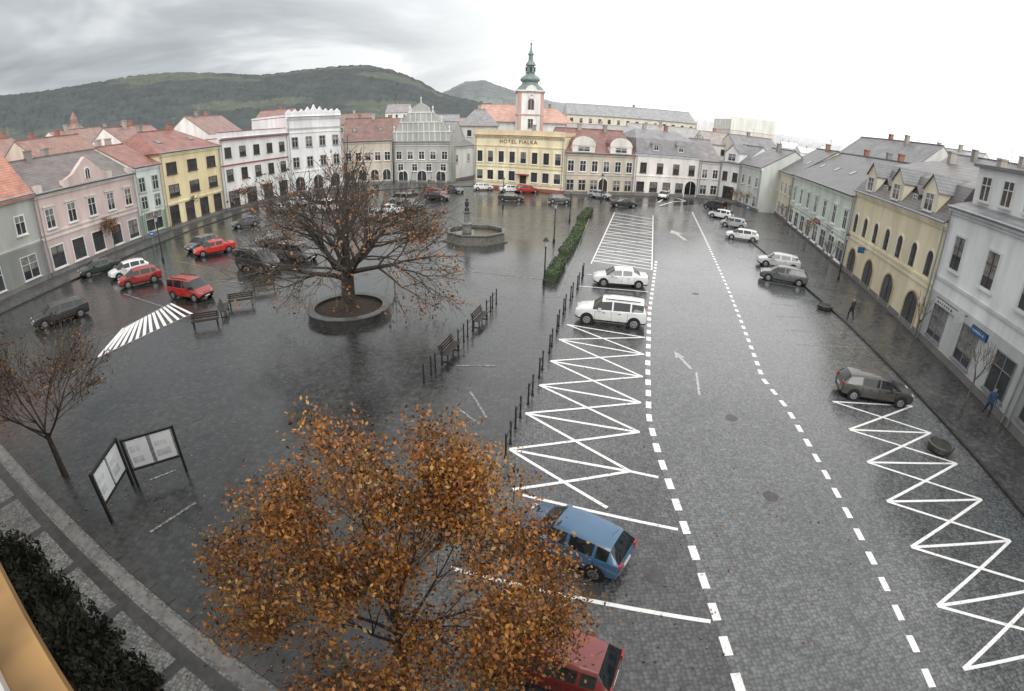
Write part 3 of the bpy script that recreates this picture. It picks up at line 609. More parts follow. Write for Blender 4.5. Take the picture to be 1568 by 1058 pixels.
# ---------------------------------------------------------------- trees
def grow(mb,p,d,ln,r,depth,tips,mat,spread,up,rnd,segs=3,kids=(2,3),minr=.012,tw=None):
    p=Vector(p); d=Vector(d).normalized(); sl=ln/segs; rr=r
    mm=tw if (tw and depth<=1) else mat
    for s in range(segs):
        q=p+d*sl; r2=max(minr,rr*(.86 if s<segs-1 else .78))
        mb.tube(p,q,rr,r2,8 if rr>.12 else (5 if rr>.04 else 3),mm)
        p,rr=q,r2
        d=(d+Vector((U(-1,1),U(-1,1),U(-1,1)))*rnd+Vector((0,0,up))).normalized()
        if depth>0 and s>0:
            for k in range(random.randint(*kids)-1):
                a=U(0,2*math.pi); o=d.orthogonal().normalized(); o=Matrix.Rotation(a,3,d)@o
                nd=(d*math.cos(spread)+o*math.sin(spread)).normalized()
                grow(mb,p,nd,ln*U(.6,.82),rr*U(.5,.68),depth-1,tips,mat,spread,up,rnd,segs,kids,minr,tw)
    if depth>0: grow(mb,p,d,ln*.75,rr*.85,depth-1,tips,mat,spread,up,rnd,segs,kids,minr,tw)
    else: tips.append(p)
    if depth<=1: tips.append(p-d*sl)
def leaves(pts,per,rad,size,mats,wts=None,droop=.0):
    mb=MB(); 
    for m in mats: mb.mi(m)
    for p in pts:
        c=random.choices(range(len(mats)),wts)[0]
        for i in range(per):
            q=Vector(p)+Vector((random.gauss(0,rad),random.gauss(0,rad),random.gauss(0,rad*.8)))
            a=Vector((U(-1,1),U(-1,1),U(-1,1)-droop)).normalized(); o=a.orthogonal().normalized(); o=Matrix.Rotation(U(0,6.28),3,a)@o; w=a.cross(o)
            s=size*U(.6,1.3); n=len(mb.v)
            mb.v+=[tuple(q),tuple(q+a*s*.45+o*s*.3),tuple(q+a*s+w*s*.15),tuple(q+a*s*.5-o*s*.3+w*s*.1)]
            mb.f.append((n,n+1,n+2,n+3)); mb.m.append(c if R()<.7 else random.choices(range(len(mats)),wts)[0])
    return mb
def leafmat(nm,c): return pbr(nm,c,.5,.45,3)
LO=[leafmat('leaf_orange',(.4,.15,.026)),leafmat('leaf_brown',(.2,.08,.024)),leafmat('leaf_gold',(.42,.22,.05)),leafmat('leaf_dark',(.075,.038,.016))]
c=G(535,479); e=empty('bare_linden_tree',(c.x,c.y,0)); mb=MB(); tips=[]
random.seed(11)
mb.tube((0,0,0),(0.05,0,.8),.62,.46,10,BARK); mb.tube((.05,0,.8),(.1,0,3.2),.46,.42,10,BARK)
for k in range(10):
    a=2*math.pi*k/10+U(-.2,.2); el=[.2,.7,.45,1.15][k%4]
    grow(mb,(.08,0,U(2.3,3.2)),(math.cos(a)*math.cos(el),math.sin(a)*math.cos(el),math.sin(el)),3.25+.1*(el>1),.19,3,tips,BARK,.7,.015,.2,3,(3,4),.012,TWIG)
grow(mb,(.1,0,3.1),(.05,0,1),3.1,.3,3,tips,BARK,.65,.02,.14,3,(3,4),.012,TWIG)
mb.build('trunk_and_limbs',e)
lt_=[t for t in tips if (t.x>2 and t.z<6.5 and R()<.25) or R()<.08]
leaves(lt_,4,.22,.2,LO,(3,5,1,3)).build('last_leaves',e)
b=MB()
b.lathe([(2.75,0),(2.75,.45),(2.35,.45),(2.35,.3)],28,DSTONE,cap=False); b.lathe([(2.85,.45),(2.85,.53),(2.3,.53)],28,pbr('wet_coping',(.085,.085,.08),.4,.3),cap=False); b.lathe([(2.34,.32),(.5,.4)],28,pbr('soil',(.035,.022,.015),.9,.4,4))
b.build('tree_planter_ring',None,(c.x,c.y,0))
TC=c
# foreground tree
random.seed(5)
e=empty('autumn_tree',(-2.25,6.35,0)); e.scale=(.8,.8,.9); mb=MB(); tips=[]
mb.tube((0,0,0),(0,.05,2.3),.15,.11,8,BARK)
for k in range(8):
    a=2*math.pi*k/8+U(-.3,.3); el=[.35,.7,1.0][k%3]
    grow(mb,(0,.05,U(1.9,3.0)),(math.cos(a)*math.cos(el),math.sin(a)*math.cos(el),math.sin(el)),1.9,.055,3,tips,BARK,.55,.05,.14,3,(2,3),.007,TWIG)
grow(mb,(0,.05,2.3),(0,0,1),2.3,.1,3,tips,BARK,.6,.05,.1,3,(2,3),.007,TWIG)
mb.build('trunk_and_limbs',e)
tips=[t for t in tips if R()<.97]
per=max(4,int(56000/len(tips)))
leaves(tips,min(per,34),.24,.11,LO,(6,4,3,2),.4).build('leaves',e)
random.seed(21)
c=G(100,728); e=empty('bare_tree',(c.x,c.y,0)); mb=MB(); tips=[]
mb.tube((0,0,0),(0,0,2),.14,.1,8,BARK)
for k in range(7):
    a=2*math.pi*k/7; grow(mb,(0,0,U(1.7,2.4)),(math.cos(a)*.7,math.sin(a)*.7,.75),1.7,.05,3,tips,BARK,.55,.08,.14,3,(2,4),.008,TWIG)
mb.build('trunk_and_limbs',e); leaves([t for t in tips if R()<.22],4,.14,.12,LO,(1,4,0,5)).build('last_leaves',e)
def street_tree(name,p,h,lv,seed,mat=BARKL,wts=(2,5,1,3)):
    random.seed(seed); e=empty(name,(p[0],p[1],.1)); mb=MB(); tips=[]
    mb.tube((0,0,0),(0,0,h*.4),.08,.06,6,mat)
    for k in range(4):
        a=2*math.pi*k/4+U(-.4,.4); grow(mb,(0,0,h*U(.32,.45)),(math.cos(a)*.5,math.sin(a)*.5,.8),h*.24,.035,2,tips,mat,.5,.1,.12,3,(2,3),.012)
    mb.build('trunk_and_limbs',e)
    if lv: leaves([t for t in tips if R()<lv],6,.2,.2,LO,wts).build('leaves',e)
for i,(u,v,hh,lv) in enumerate(((32,432,5,.5),(178,388,4.6,.9),(296,340,4.4,.8),(378,322,4.2,.9),(412,312,4,.6))): street_tree('street_tree',G(u,v),hh,lv,30+i,wts=(1,5,0,4))
for i,(u,v) in enumerate(((1412,525),(1492,622),(1275,420),(1240,385),(1205,352),(1145,330),(1130,322))): 
    g_=G(u,v); street_tree('small_street_tree',(g_.x-.9,g_.y),4.2,.0 if i<3 else .15,50+i)
random.seed(77); mb=MB()
for m in LO: mb.mi(m)
for cx,cy,sg,n_ in((-2.2,6.5,3.2,1700),(TC.x,TC.y,4.5,900),(-16,12,3,300),(2,14,6,500)):
    for i in range(n_):
        x,y=cx+random.gauss(0,sg),cy+random.gauss(0,sg); a=U(0,6.28); s=U(.05,.1); n=len(mb.v); z=.022+U(0,.01)
        if (Vector((x,y,0))-k0).dot(kn)>-.2: z+=.13
        mb.v+=[(x,y,z),(x+s*math.cos(a),y+s*math.sin(a),z+.01),(x+s*math.cos(a+.8),y+s*math.sin(a+.8),z+.015)]; mb.f.append((n,n+1,n+2)); mb.m.append(random.choice((0,1,1,3)))
mb.build('fallen_leaves')
def bush(name,p,sx,sy,h,cols,n,size,seed=1,rz=0):
    random.seed(seed); mb=MB(); 
    for m in cols: mb.mi(m)
    for i in range(n):
        a=U(0,6.283); b_=math.acos(U(-.2,1)); r=U(.6,1)*(1+.16*math.sin(a*5+b_*4)+.1*math.sin(a*11))
        q=Vector((sx*r*math.sin(b_)*math.cos(a),sy*r*math.sin(b_)*math.sin(a),h*r*max(0,math.cos(b_))))
        d=Vector((U(-1,1),U(-1,1),U(-.2,1))).normalized(); o=d.orthogonal().normalized(); s=size*U(.6,1.3); k=len(mb.v)
        mb.v+=[tuple(q-o*s*.3),tuple(q+o*s*.3),tuple(q+o*s*.1+d*s),tuple(q-o*s*.1+d*s)]; mb.f.append((k,k+1,k+2,k+3)); mb.m.append(random.randrange(len(cols)))
    return mb.build(name,None,p,rz)
EV=[pbr('evergreen',(.026,.034,.022),.7,.4,3),pbr('evergreen_light',(.05,.058,.034),.7,.4,3),pbr('evergreen_brown',(.055,.045,.028),.7,.4,3)]
for i,(s_,hh,sy) in enumerate(((-10.2,1.1,.9),(-12.3,1.5,1.0),(-14.6,1.3,.95),(-17,1.6,.9),(-8.2,.9,.8))):
    p=Vector((-1.05,.42,0))+hd*(s_+1.0)+Vector((-hd.y,hd.x,0))*(.75); bush('evergreen_shrub',(p.x,p.y,.1),1.35,sy,hh,EV,3000,.16,2+i,yaw)
HG=[pbr('hedge_green',(.055,.085,.035),.7,.4,3),pbr('hedge_light',(.09,.12,.055),.7,.4,3)]
random.seed(8)
hl=[((842,432),(858,405)),((862,395),(885,362)),((880,365),(890,348)),((888,342),(903,325))]
for a,c in hl:
    A=G(*a);C=G(*c); d=(C-A); L=d.length; mb=MB(); mb.mi(HG[0]);mb.mi(HG[1])
    mb.box(0,L,-.42,.42,.0,.65,HG[0])
    for i in range(int(L*220)):
        x=U(0,L); s=R(); 
        if s<.5: q=Vector((x,U(-.5,.5),U(.6,.78)+.06*math.sin(x*3)))
        else: q=Vector((x,random.choice((-.45,.45))*U(.9,1.12),U(.05,.7)))
        dd=Vector((U(-1,1),U(-1,1),U(0,1))).normalized(); o=dd.orthogonal(); z=.14*U(.7,1.3); k=len(mb.v)
        mb.v+=[tuple(q-o*z*.5),tuple(q+o*z*.5),tuple(q+dd*z)]; mb.f.append((k,k+1,k+2)); mb.m.append(int(R()<.5))
    mb.build('hedge',None,A,math.atan2(d.y,d.x))
# ---------------------------------------------------------------- vehicles
def paint(c): return pbr('car_paint',c,.3,.08,2,coat=.7)
ST={
'hatch':[(-1.95,.40,.75,.68,.78,.54),(-1.9,.26,.94,.8,.98,.64),(-1.5,.22,.96,.85,1.36,.55),(-1.08,.2,.95,.87,1.44,.59),(-.98,.2,.95,.87,1.45,.595),(-.12,.2,.94,.88,1.475,.61),(-.02,.2,.94,.88,1.475,.61),(.55,.2,.92,.87,1.41,.58),(1.2,.2,.90,.86,.95,.72),(1.7,.22,.8,.81,.84,.64),(1.92,.28,.66,.71,.70,.55),(2.0,.38,.52,.56,.55,.44)],
'sedan':[(-2.2,.40,.8,.74,.84,.60),(-2.12,.26,.96,.82,1.0,.70),(-1.55,.22,.97,.86,1.02,.72),(-.95,.2,.96,.87,1.40,.60),(-.85,.2,.96,.87,1.42,.61),(-.12,.2,.94,.88,1.45,.63),(-.02,.2,.94,.88,1.45,.63),(.55,.2,.92,.87,1.39,.60),(1.2,.2,.90,.86,.95,.74),(1.85,.22,.8,.82,.84,.66),(2.1,.28,.66,.74,.70,.6),(2.2,.38,.52,.62,.55,.5)],
'wagon':[(-2.25,.40,.78,.74,.82,.62),(-2.2,.26,.98,.82,1.02,.68),(-1.85,.22,.98,.86,1.4,.59),(-1.2,.2,.97,.87,1.47,.62),(-1.1,.2,.97,.87,1.475,.62),(-.12,.2,.95,.88,1.5,.63),(-.02,.2,.95,.88,1.5,.63),(.6,.2,.93,.87,1.43,.59),(1.25,.2,.92,.86,.97,.74),(1.85,.22,.83,.82,.87,.66),(2.12,.28,.7,.74,.74,.58),(2.2,.38,.55,.62,.58,.46)],
'suv':[(-2.3,.45,.95,.78,1.0,.68),(-2.25,.35,1.1,.86,1.15,.74),(-2.05,.32,1.12,.9,1.66,.66),(-1.3,.3,1.1,.92,1.71,.69),(-1.2,.3,1.1,.92,1.715,.69),(-.15,.3,1.08,.93,1.73,.69),(-.05,.3,1.08,.93,1.73,.69),(.6,.3,1.06,.92,1.65,.65),(1.15,.3,1.05,.91,1.12,.8),(1.95,.32,.96,.86,1.01,.74),(2.2,.38,.83,.78,.88,.66),(2.3,.48,.66,.7,.7,.56)],
'van':[(-2.3,.4,1.0,.84,1.05,.76),(-2.27,.3,1.15,.88,1.2,.8),(-2.2,.28,1.15,.9,1.85,.74),(-1.3,.28,1.12,.92,1.9,.76),(-1.2,.28,1.12,.92,1.9,.76),(-.15,.28,1.1,.93,1.9,.76),(-.05,.28,1.1,.93,1.9,.76),(.95,.28,1.05,.92,1.82,.7),(1.6,.28,1.03,.9,1.12,.8),(2.05,.3,.9,.86,.95,.74),(2.2,.38,.8,.8,.84,.66),(2.28,.48,.62,.72,.66,.6)]}
def car(name,a,b_,kind,col,scale=1.,off=(0,0)):
    A=G(*a);B=G(*b_); mid=(A+B)/2; d=(B-A).normalized(); rz=math.atan2(d.y,d.x)
    near=mid.length<60
    e=empty(name,(mid.x+off[0],mid.y+off[1],.015),rz); e.scale=(scale,)*3
    S=ST[kind]; P=paint(col); mb=MB(); ip,ig,ik=mb.mi(P),mb.mi(CGLASS),mb.mi(RUBBER)
    def ring(s):
        x,zl,zb,w,zr,wr=s; gh=(zr-zb)>.2
        h=[(0,zl),(w*.86,zl),(w*.97,zl+.12),(w,zl+(zb-zl)*.55),(w*.96,zb-.02),(w*.93,zb+ (.02 if gh else .005)),(wr+(.03 if gh else .06),zr-(.09 if gh else .02)),(wr*.86,zr-.01),(wr*.45,zr+.015),(0,zr+.02)]
        return [(x,-y,z) for y,z in h]+[(x,y,z) for y,z in reversed(h[1:-1])]
    n=18
    for s in S: mb.v+=ring(s)
    for i in range(len(S)-1):
        g0=(S[i][4]-S[i][2])>.2; g1=(S[i+1][4]-S[i+1][2])>.2
        for j in range(n):
            k=(j+1)%n; m=ip
            jj=j if j<9 else n-1-j
            if jj==5 and g0 and g1 and i not in(3,5): m=ig
            if jj==5 and g1 and not g0: m=ip
            if jj==5 and g0 and not g1: m=ig
            if jj in(6,7,8) and (g0!=g1): m=ig
            if jj in(0,1) : m=ik
            mb.f.append((i*n+j,i*n+k,(i+1)*n+k,(i+1)*n+j)); mb.m.append(m)
    mb.f.append(tuple(range(n))); mb.m.append(ip); k=(len(S)-1)*n; mb.f.append(tuple(k+i for i in reversed(range(n)))); mb.m.append(ik)
    o=mb.build('body',e,smooth=near)
    if near:
        md=o.modifiers.new('b','BEVEL'); md.width=.025; md.segments=2; md.limit_method='ANGLE'; md.angle_limit=math.radians(28)
    x0=S[0][0];x1=S[-1][0];wd=S[5][3]; big=kind in('suv','van'); wr=.36 if big else .31
    w=MB(); ax0,ax1=x0+.78,x1-.82
    for ax in(ax0,ax1):
        for s in(-1,1):
            y=s*wd
            w.tube((ax,y*.9,wr+.03),(ax,y+s*.008,wr+.03),wr+.07,wr+.07,18,RUBBER,True)
            w.tube((ax,y-s*.2,wr),(ax,y+s*.02,wr),wr,wr,18,RUBBER,True)
            w.tube((ax,y+s*.021,wr),(ax,y+s*.03,wr),wr*.66,wr*.58,12,CHROME,True)
            if near:
                for q in range(5):
                    t=2*math.pi*q/5; w.tube((ax+math.cos(t)*wr*.35,y+s*.031,wr+math.sin(t)*wr*.35),(ax+math.cos(t)*wr*.35,y+s*.034,wr+math.sin(t)*wr*.35),wr*.12,wr*.12,5,RUBBER,True)
    w.build('wheels',e)
    t=MB(); zb=S[1][2]; zf=S[9][2]
    for s in(-1,1):
        t.box(x0-.015,x0+.14,s*wd*.7-.11,s*wd*.7+.11,zb-.22,zb+.02,RED)
        t.box(x1-.28,x1-.05,s*wd*.6-.15,s*wd*.6+.15,zf-.2,zf-.07,LAMPM)
        t.box(.62,.8,s*(wd+.02)-.09,s*(wd+.02)+.09,S[5][2]-.02,S[5][2]+.12,P)
        for hx in(-.35,.65): t.box(hx-.3,hx-.14,s*wd-.012,s*wd+.012,S[5][2]-.16,S[5][2]-.13,IRON)
        for hx in(-1.07,-.07,.98): t.box(hx-.006,hx+.006,s*(wd-.003)-.006,s*(wd-.003)+.006,S[5][1]+.15,S[5][2]-.05,IRON)
        if big: t.box(-1.8,.4,s*.62-.02,s*.62+.02,S[5][4]+.01,S[5][4]+.06,IRON)
    t.box(x0-.02,x0+.05,-.26,.26,zb-.42,zb-.3,pbr('number_plate',(.7,.7,.68),.4)); t.box(x1-.01,x1+.02,-.26,.26,.42,.53,pbr('number_plate',(.7,.7,.68),.4))
    t.tube((-1.3,0,S[3][4]),(-1.45,0,S[3][4]+.28),.008,.006,4,IRON)
    t.build('lights_and_trim',e)
    return e
WHT=(.7,.71,.7); SIL=(.36,.37,.38); DK=(.028,.03,.033); GR=(.1,.105,.11); REDC=(.4,.025,.018); BLU=(.045,.12,.22)
car('parked_suv',(984,499),(884,488),'suv',WHT)
car('parked_car',(992,439),(905,433),'sedan',WHT)
car('blue_hatchback',(935,868),(822,818),'hatch',BLU,.9)
car('red_hatchback',(900,1043),(778,1000),'hatch',(.2,.02,.018),.87)
car('dark_parked_car',(1283,600),(1386,617),'wagon',(.06,.055,.05),.95)
car('parked_car',(1222,414),(1158,404),'wagon',(.5,.51,.51)); car('parked_suv',(1230,437),(1165,425),'wagon',GR)
car('parked_car',(1162,371),(1108,363),'wagon',WHT,.95); car('parked_car',(1150,353),(1097,344),'hatch',SIL); car('parked_car',(1122,338),(1086,331),'hatch',WHT); car('dark_van',(1110,325),(1078,318),'van',DK,.9)
car('dark_parked_car',(935,316),(975,318),'sedan',DK); car('parked_car',(1020,302),(1012,306),'hatch',WHT)
for a,b_,k,c_ in(((730,291),(750,291),'hatch',WHT),((770,294),(792,294),'sedan',WHT),((797,295),(818,295),'wagon',REDC),((765,307),(800,308),'sedan',DK),((910,302),(926,304),'wagon',SIL),((845,310),(868,311),'hatch',GR),
 ((655,305),(685,307),'sedan',DK),((657,299),(680,301),'hatch',REDC),((690,293),(705,296),'hatch',GR),((635,313),(600,311),'van',SIL),((612,328),(580,326),'sedan',WHT),((590,338),(550,334),'wagon',SIL),((648,322),(615,322),'hatch',GR),
 ((512,324),(484,322),'van',WHT),((452,326),(412,322),'sedan',SIL),((470,316),(440,314),'hatch',WHT),((395,344),(358,350),'hatch',GR),((540,318),(520,317),'hatch',DK)):
    car('parked_car',a,b_,k,c_,.95)
car('white_hatchback',(222,416),(176,428),'hatch',WHT); car('red_hatchback',(242,428),(190,440),'hatch',(.3,.02,.018)); car('red_van',(268,452),(322,460),'van',(.3,.015,.012),.88)
car('red_sedan',(350,384),(308,392),'sedan',(.5,.03,.02)); car('dark_hatchback',(332,374),(288,388),'hatch',GR); car('dark_van',(365,407),(430,417),'van',DK); car('grey_hatchback',(435,395),(478,400),'van',GR,.9)
car('dark_parked_car',(122,482),(66,500),'wagon',(.035,.032,.03)); car('dark_parked_car',(176,412),(132,424),'sedan',(.03,.045,.035)); car('parked_car',(440,372),(400,376),'hatch',GR)
# ---------------------------------------------------------------- street furniture
def bollard_frame(p,rz):
    b=MB()
    for x in(-.45,.45): b.tube((x,0,0),(x,0,1.0),.045,.04,8,IRON,True); b.lathe([(.07,0),(.07,.08)],8,IRON,(x,0)); b.lathe([(.05,1.0),(.06,1.05),(.02,1.12)],8,IRON,(x,0))
    b.tube((-.45,0,.85),(.45,0,.85),.025,.025,6,IRON); b.tube((-.45,0,.4),(.45,0,.4),.02,.02,6,IRON)
    b.build('bicycle_rack',None,p,rz)
seq=[(778,690),(793,648),(812,612),(828,572),(843,535),(854,503),(864,477),(875,457),(885,440),(892,424)]
for i,(u,v) in enumerate(seq):
    p=G(u,v); q=G(*seq[min(i+1,len(seq)-1)]); pp=G(*seq[max(i-1,0)]); d=q-pp; bollard_frame(p,math.atan2(d.y,d.x))
def bench(p,rz):
    b=MB()
    for x in(-.8,.8):
        b.box(x-.03,x+.03,-.22,.22,.0,.05,IRON); b.box(x-.03,x+.03,-.2,-.14,.05,.42,IRON); b.box(x-.03,x+.03,.14,.2,.05,.42,IRON); b.box(x-.03,x+.03,-.24,.26,.42,.45,IRON)
        b.poly([(x-.03,.2,.45),(x+.03,.2,.45),(x+.03,.34,.9),(x-.03,.34,.9)],IRON); b.poly([(x-.03,.26,.45),(x+.03,.26,.45),(x+.03,.4,.9),(x-.03,.4,.9)],IRON)
    for y in(-.2,-.08,.04,.16): b.box(-.95,.95,y-.045,y+.045,.455,.49,WOODD)
    for k in range(3): y=.2+.045*k; z=.56+.13*k; b.box(-.95,.95,y,y+.03,z,z+.1,WOODD)
    b.build('park_bench',None,p,rz)
sq=[(655,580),(672,563),(690,545),(706,527),(720,511),(736,495),(748,480),(757,468)]
for i,(u,v) in enumerate(sq):
    p=G(u,v); d=G(*sq[-1])-G(*sq[0]); 
    bench(p,math.atan2(d.y,d.x)) if i in(2,5) else bollard_frame(p,math.atan2(d.y,d.x))
for u,v,r in((316,500,25),(370,468,25),(345,480,115),(405,445,25)): bench(G(u,v),math.radians(r))
def lamp(p,h=4.6):
    b=MB(); b.lathe([(.13,0),(.13,.4),(.08,.5),(.06,.9),(.045,h-.3),(.07,h-.25),(.05,h-.1)],10,IRON)
    b.lathe([(.1,h-.1),(.2,h+.3),(.22,h+.32)],8,pbr('lamp_glass',(.5,.5,.48),.2,.1)); b.lathe([(.26,h+.321),(.14,h+.5),(.03,h+.62)],8,IRON); b.build('street_lamp',None,p)
for u,v,hh in((833,436,3.2),(848,372,3.8),(872,340,4),(920,310,4.2),(1283,430,4.3),(1435,520,4.0),(250,400,4.3),(770,318,4.),(480,345,4.3)): lamp(G(u,v),hh)
def board(a,c,n):
    A=G(*a);C=G(*c); d=C-A; L=d.length; b=MB()
    for x in(0,L): b.box(x-.05,x+.05,-.05,.05,0,2.15,IRON)
    b.box(.05,L-.05,-.045,.045,2.05,2.13,IRON); b.box(.05,L-.05,-.045,.045,.75,.82,IRON)
    W_=(L-.1)/n
    for i in range(n):
        b.box(.08+W_*i+.05,.08+W_*(i+1)-.1,-.03,.03,.86,2.0,pbr('poster_board',(.76,.77,.78),.35,.05)); 
        for j in range(2):
            x=.08+W_*i+.12; z=1.0+.5*j+U(0,.1)
            for y0,y1 in((-.034,-.031),(.031,.034)): b.box(x,x+W_*U(.3,.6),y0,y1,z,z+U(.15,.3),pbr('poster_print',(.6,.62,.64),.4,.3))
    b.build('information_board',None,A,math.atan2(d.y,d.x))
board((212,745),(286,722),2); board((172,800),(204,742),2)
def tsign(p,rz,shape,m,h=2.3):
    b=MB(); b.tube((0,0,0),(0,0,h+.3),.03,.03,8,METAL,True)
    if shape=='sq': b.box(-.25,.25,-.06,-.035,h-.3,h+.2,m); b.box(-.15,.15,-.065,-.061,h-.1,h+.02,SB[1])
    else:
        b.tube((0,-.06,h),(0,-.035,h),.3,.3,20,m,True); b.tube((0,-.066,h),(0,-.061,h),.2,.2,20,SB[1],True)
    b.build('traffic_sign',None,p,rz)
tsign(G(668,800),0,'sq',SB[0]); tsign(G(1022,312),.1,'rd',SB[2]); tsign(G(1142,340),-.3,'sq',SB[0]); tsign(G(238,388),.6,'sq',SB[0])
c=G(729,366); b=MB(); WAT=pbr('water',(.02,.03,.03),.05,.2)
b.lathe([(3.7,0),(3.7,.15),(3.3,.15),(3.2,.85),(3.35,.9),(3.35,1.02),(3.0,1.02),(3.0,.7)],8,pbr('fountain_stone',(.14,.135,.12),.5,.3,3),rot=math.pi/8,cap=False); b.lathe([(3.01,.75),(.3,.75)],8,WAT,rot=math.pi/8)
b.build('fountain',None,(c.x,c.y,0))
c=G(715,366); b=MB(); b.lathe([(.75,0),(.75,.3),(.55,.4),(.45,1.5),(.6,1.6),(.6,1.75),(.33,1.85),(.28,2.8),(.45,2.95),(.45,3.05)],8,STONE)
b.lathe([(.28,3.05),(.24,3.4),(.15,3.5),(.22,3.8),(.24,4.05),(.1,4.15),(.12,4.23),(.13,4.35),(.02,4.45)],10,DSTONE); b.build('column_with_statue',None,(c.x,c.y,0))
for u,v in((1437,690),(1262,474)):
    p=G(u,v); b=MB(); b.lathe([(.6,0),(.68,.3),(.6,.34),(.52,.28)],16,DSTONE,cap=False); b.lathe([(.54,.26),(.1,.34)],16,EV[0]); b.build('round_planter',None,(p.x,p.y,.1))
def person(p,rz,coat,legs,h=1.72):
    vs=[(0,0,.93),(0,0,1.15),(0,0,1.42),(0,0,1.53),(.0,.02,1.66),(0,0,1.74),(-.1,0,.88),(-.12,.16,.5),(-.12,.1,.08),(-.12,.22,.04),(.1,0,.88),(.12,-.08,.5),(.12,-.28,.12),(.12,-.18,.05),(-.2,0,1.4),(-.26,-.08,1.14),(-.26,.06,.9),(-.26,.1,.82),(.2,0,1.4),(.26,.06,1.14),(.26,.2,.92),(.26,.24,.84)]
    ed=[(0,1),(1,2),(2,3),(3,4),(4,5),(0,6),(6,7),(7,8),(8,9),(0,10),(10,11),(11,12),(12,13),(2,14),(14,15),(15,16),(16,17),(2,18),(18,19),(19,20),(20,21)]
    rad=[.16,.15,.16,.065,.1,.085,.11,.075,.05,.045,.11,.075,.05,.045,.075,.058,.042,.04,.075,.058,.042,.04]
    me=bpy.data.meshes.new('pedestrian'); me.from_pydata(vs,ed,[]); o=bpy.data.objects.new('pedestrian',me); scene.collection.objects.link(o); o.location=(p[0],p[1],.13); o.rotation_euler=(0,0,rz)
    sk=o.modifiers.new('s','SKIN')
    for i,r_ in enumerate(rad): me.skin_vertices[0].data[i].radius=(r_,r_*.85)
    me.skin_vertices[0].data[0].use_root=True
    sb=o.modifiers.new('ss','SUBSURF'); sb.levels=1; sb.render_levels=2
    m,nt,b=nodes('clothing'); N=nt.nodes; tc=N.new('ShaderNodeTexCoord'); sp=N.new('ShaderNodeSeparateXYZ'); nt.links.new(tc.outputs['Object'],sp.inputs[0])
    cr_=N.new('ShaderNodeValToRGB'); cr_.color_ramp.interpolation='CONSTANT'; dv=N.new('ShaderNodeMath'); dv.operation='DIVIDE'; dv.inputs[1].default_value=2; nt.links.new(sp.outputs[2],dv.inputs[0]); nt.links.new(dv.outputs[0],cr_.inputs[0])
    el=cr_.color_ramp.elements; el[0].color=(*legs,1); el[1].position=.42; el[1].color=(*coat,1); q=el.new(.76); q.color=(.4,.25,.19,1); q=el.new(.855); q.color=(.05,.03,.02,1)
    nt.links.new(cr_.outputs[0],b.inputs['Base Color']); b.inputs['Roughness'].default_value=.8; me.materials.append(m)
person(G(1300,492),.3,(.03,.03,.035),(.02,.02,.03)); person(G(1507,640),2.6,(.04,.08,.16),(.03,.03,.05)); person(G(186,378),.5,(.03,.03,.03),(.03,.03,.05))
# ---------------------------------------------------------------- light
SE,SA=math.radians(45),math.radians(178)
sd=Vector((math.sin(SA)*math.cos(SE),math.cos(SA)*math.cos(SE),math.sin(SE)))
l=bpy.data.lights.new('sun','SUN'); l.energy=1.0; l.angle=math.radians(30); l.color=(1,.97,.92); lo_=bpy.data.objects.new('sun',l); scene.collection.objects.link(lo_); lo_.rotation_euler=(-sd).to_track_quat('-Z','Y').to_euler()
w=bpy.data.worlds.new('World'); scene.world=w; w.use_nodes=True; nt=w.node_tree; N=nt.nodes; Lk=nt.links
for n in list(N): N.remove(n)
out=N.new('ShaderNodeOutputWorld'); sky=N.new('ShaderNodeTexSky'); sky.sky_type='NISHITA'; sky.sun_disc=False; sky.sun_elevation=SE; sky.sun_rotation=SA; sky.dust_density=4
b1=N.new('ShaderNodeBackground'); b1.inputs[1].default_value=.09; Lk.new(sky.outputs[0],b1.inputs[0])
tc=N.new('ShaderNodeTexCoord'); sp=N.new('ShaderNodeSeparateXYZ'); Lk.new(tc.outputs['Generated'],sp.inputs[0])
az=N.new('ShaderNodeMath'); az.operation='ADD'; az.inputs[1].default_value=.16; Lk.new(sp.outputs[2],az.inputs[0])
am=N.new('ShaderNodeMath'); am.operation='MAXIMUM'; am.inputs[1].default_value=.05; Lk.new(az.outputs[0],am.inputs[0])
dvv=N.new('ShaderNodeVectorMath'); dvv.operation='DIVIDE'; Lk.new(tc.outputs['Generated'],dvv.inputs[0]); cb=N.new('ShaderNodeCombineXYZ')
for i in range(3): Lk.new(am.outputs[0],cb.inputs[i])
Lk.new(cb.outputs[0],dvv.inputs[1])
no=N.new('ShaderNodeTexNoise'); no.inputs['Scale'].default_value=.75; no.inputs['Detail'].default_value=4; no.inputs['Roughness'].default_value=.55; no.inputs['Distortion'].default_value=.5; Lk.new(dvv.outputs[0],no.inputs['Vector'])
cr_=N.new('ShaderNodeValToRGB'); el=cr_.color_ramp.elements; el[0].position=.36; el[0].color=(.4,.43,.45,1); el[1].position=.62; el[1].color=(.92,.94,.95,1); q=el.new(.5); q.color=(.6,.64,.66,1); Lk.new(no.outputs[0],cr_.inputs[0])
gx=N.new('ShaderNodeMath'); gx.operation='MULTIPLY_ADD'; gx.inputs[1].default_value=1.0; Lk.new(sp.outputs[0],gx.inputs[0])
ny=N.new('ShaderNodeMath'); ny.operation='MULTIPLY'; ny.inputs[1].default_value=-.55; Lk.new(sp.outputs[1],ny.inputs[0]); Lk.new(ny.outputs[0],gx.inputs[2])
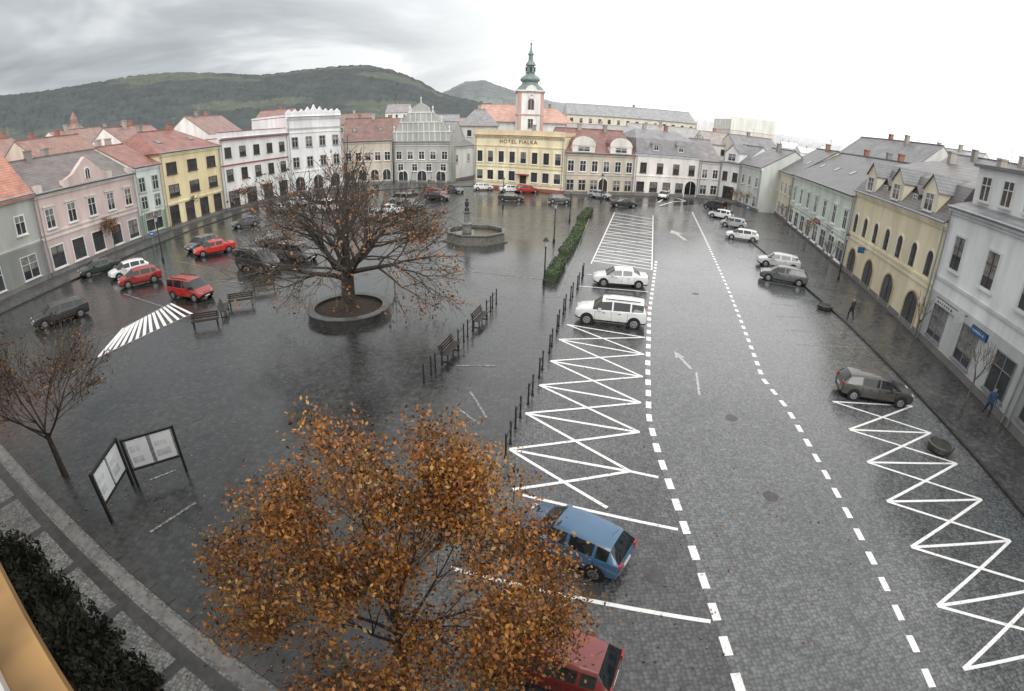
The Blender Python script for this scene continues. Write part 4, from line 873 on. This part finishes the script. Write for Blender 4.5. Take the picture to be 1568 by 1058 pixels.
mr=N.new('ShaderNodeMapRange'); mr.interpolation_type='SMOOTHSTEP'; mr.inputs[1].default_value=-1.05; mr.inputs[2].default_value=-.1; Lk.new(gx.outputs[0],mr.inputs[0])
mx=N.new('ShaderNodeMix'); mx.data_type='RGBA'; mx.inputs[7].default_value=(1.75,1.74,1.72,1); Lk.new(mr.outputs[0],mx.inputs[0]); Lk.new(cr_.outputs[0],mx.inputs[6])
b2=N.new('ShaderNodeBackground'); Lk.new(mx.outputs[2],b2.inputs[0]); b2.inputs[1].default_value=1.0
ms=N.new('ShaderNodeMixShader'); ms.inputs[0].default_value=.9; Lk.new(b1.outputs[0],ms.inputs[1]); Lk.new(b2.outputs[0],ms.inputs[2]); Lk.new(ms.outputs[0],out.inputs[0])
# ---------------------------------------------------------------- camera
cd=bpy.data.cameras.new('webcam'); co=bpy.data.objects.new('webcam',cd); scene.collection.objects.link(co); scene.camera=co
c_,s_=math.cos(ROLL),math.sin(ROLL); cp,sp_=math.cos(PITCH),math.sin(PITCH)
X=Vector((1,0,0)); Y=Vector((0,sp_,cp)); F=Vector((0,cp,-sp_))
rt_=X*c_+Y*s_; up_=X*(-s_)+Y*c_
M=Matrix((rt_,up_,-F)).transposed().to_4x4(); M.translation=(0,0,CH); co.matrix_world=M
cd.sensor_fit='HORIZONTAL'; cd.sensor_width=36; cd.sensor_height=36*691/1024; cd.lens=FPX/CW*36; cd.clip_start=.05; cd.clip_end=8000
cd.type='PANO'
fmm=FPX/CW*36; r=np.linspace(0,22.5,200); th=2*np.arctan(r/2/fmm)
A=np.stack([r,r**2,r**3,r**4],1); k=np.linalg.lstsq(A,th,rcond=None)[0]
tgt=cd if hasattr(cd,'panorama_type') else cd.cycles
tgt.panorama_type='FISHEYE_LENS_POLYNOMIAL'; tgt.fisheye_fov=3.1
tgt.fisheye_polynomial_k0=0; tgt.fisheye_polynomial_k1=-k[0]; tgt.fisheye_polynomial_k2=-k[1]; tgt.fisheye_polynomial_k3=-k[2]; tgt.fisheye_polynomial_k4=-k[3]
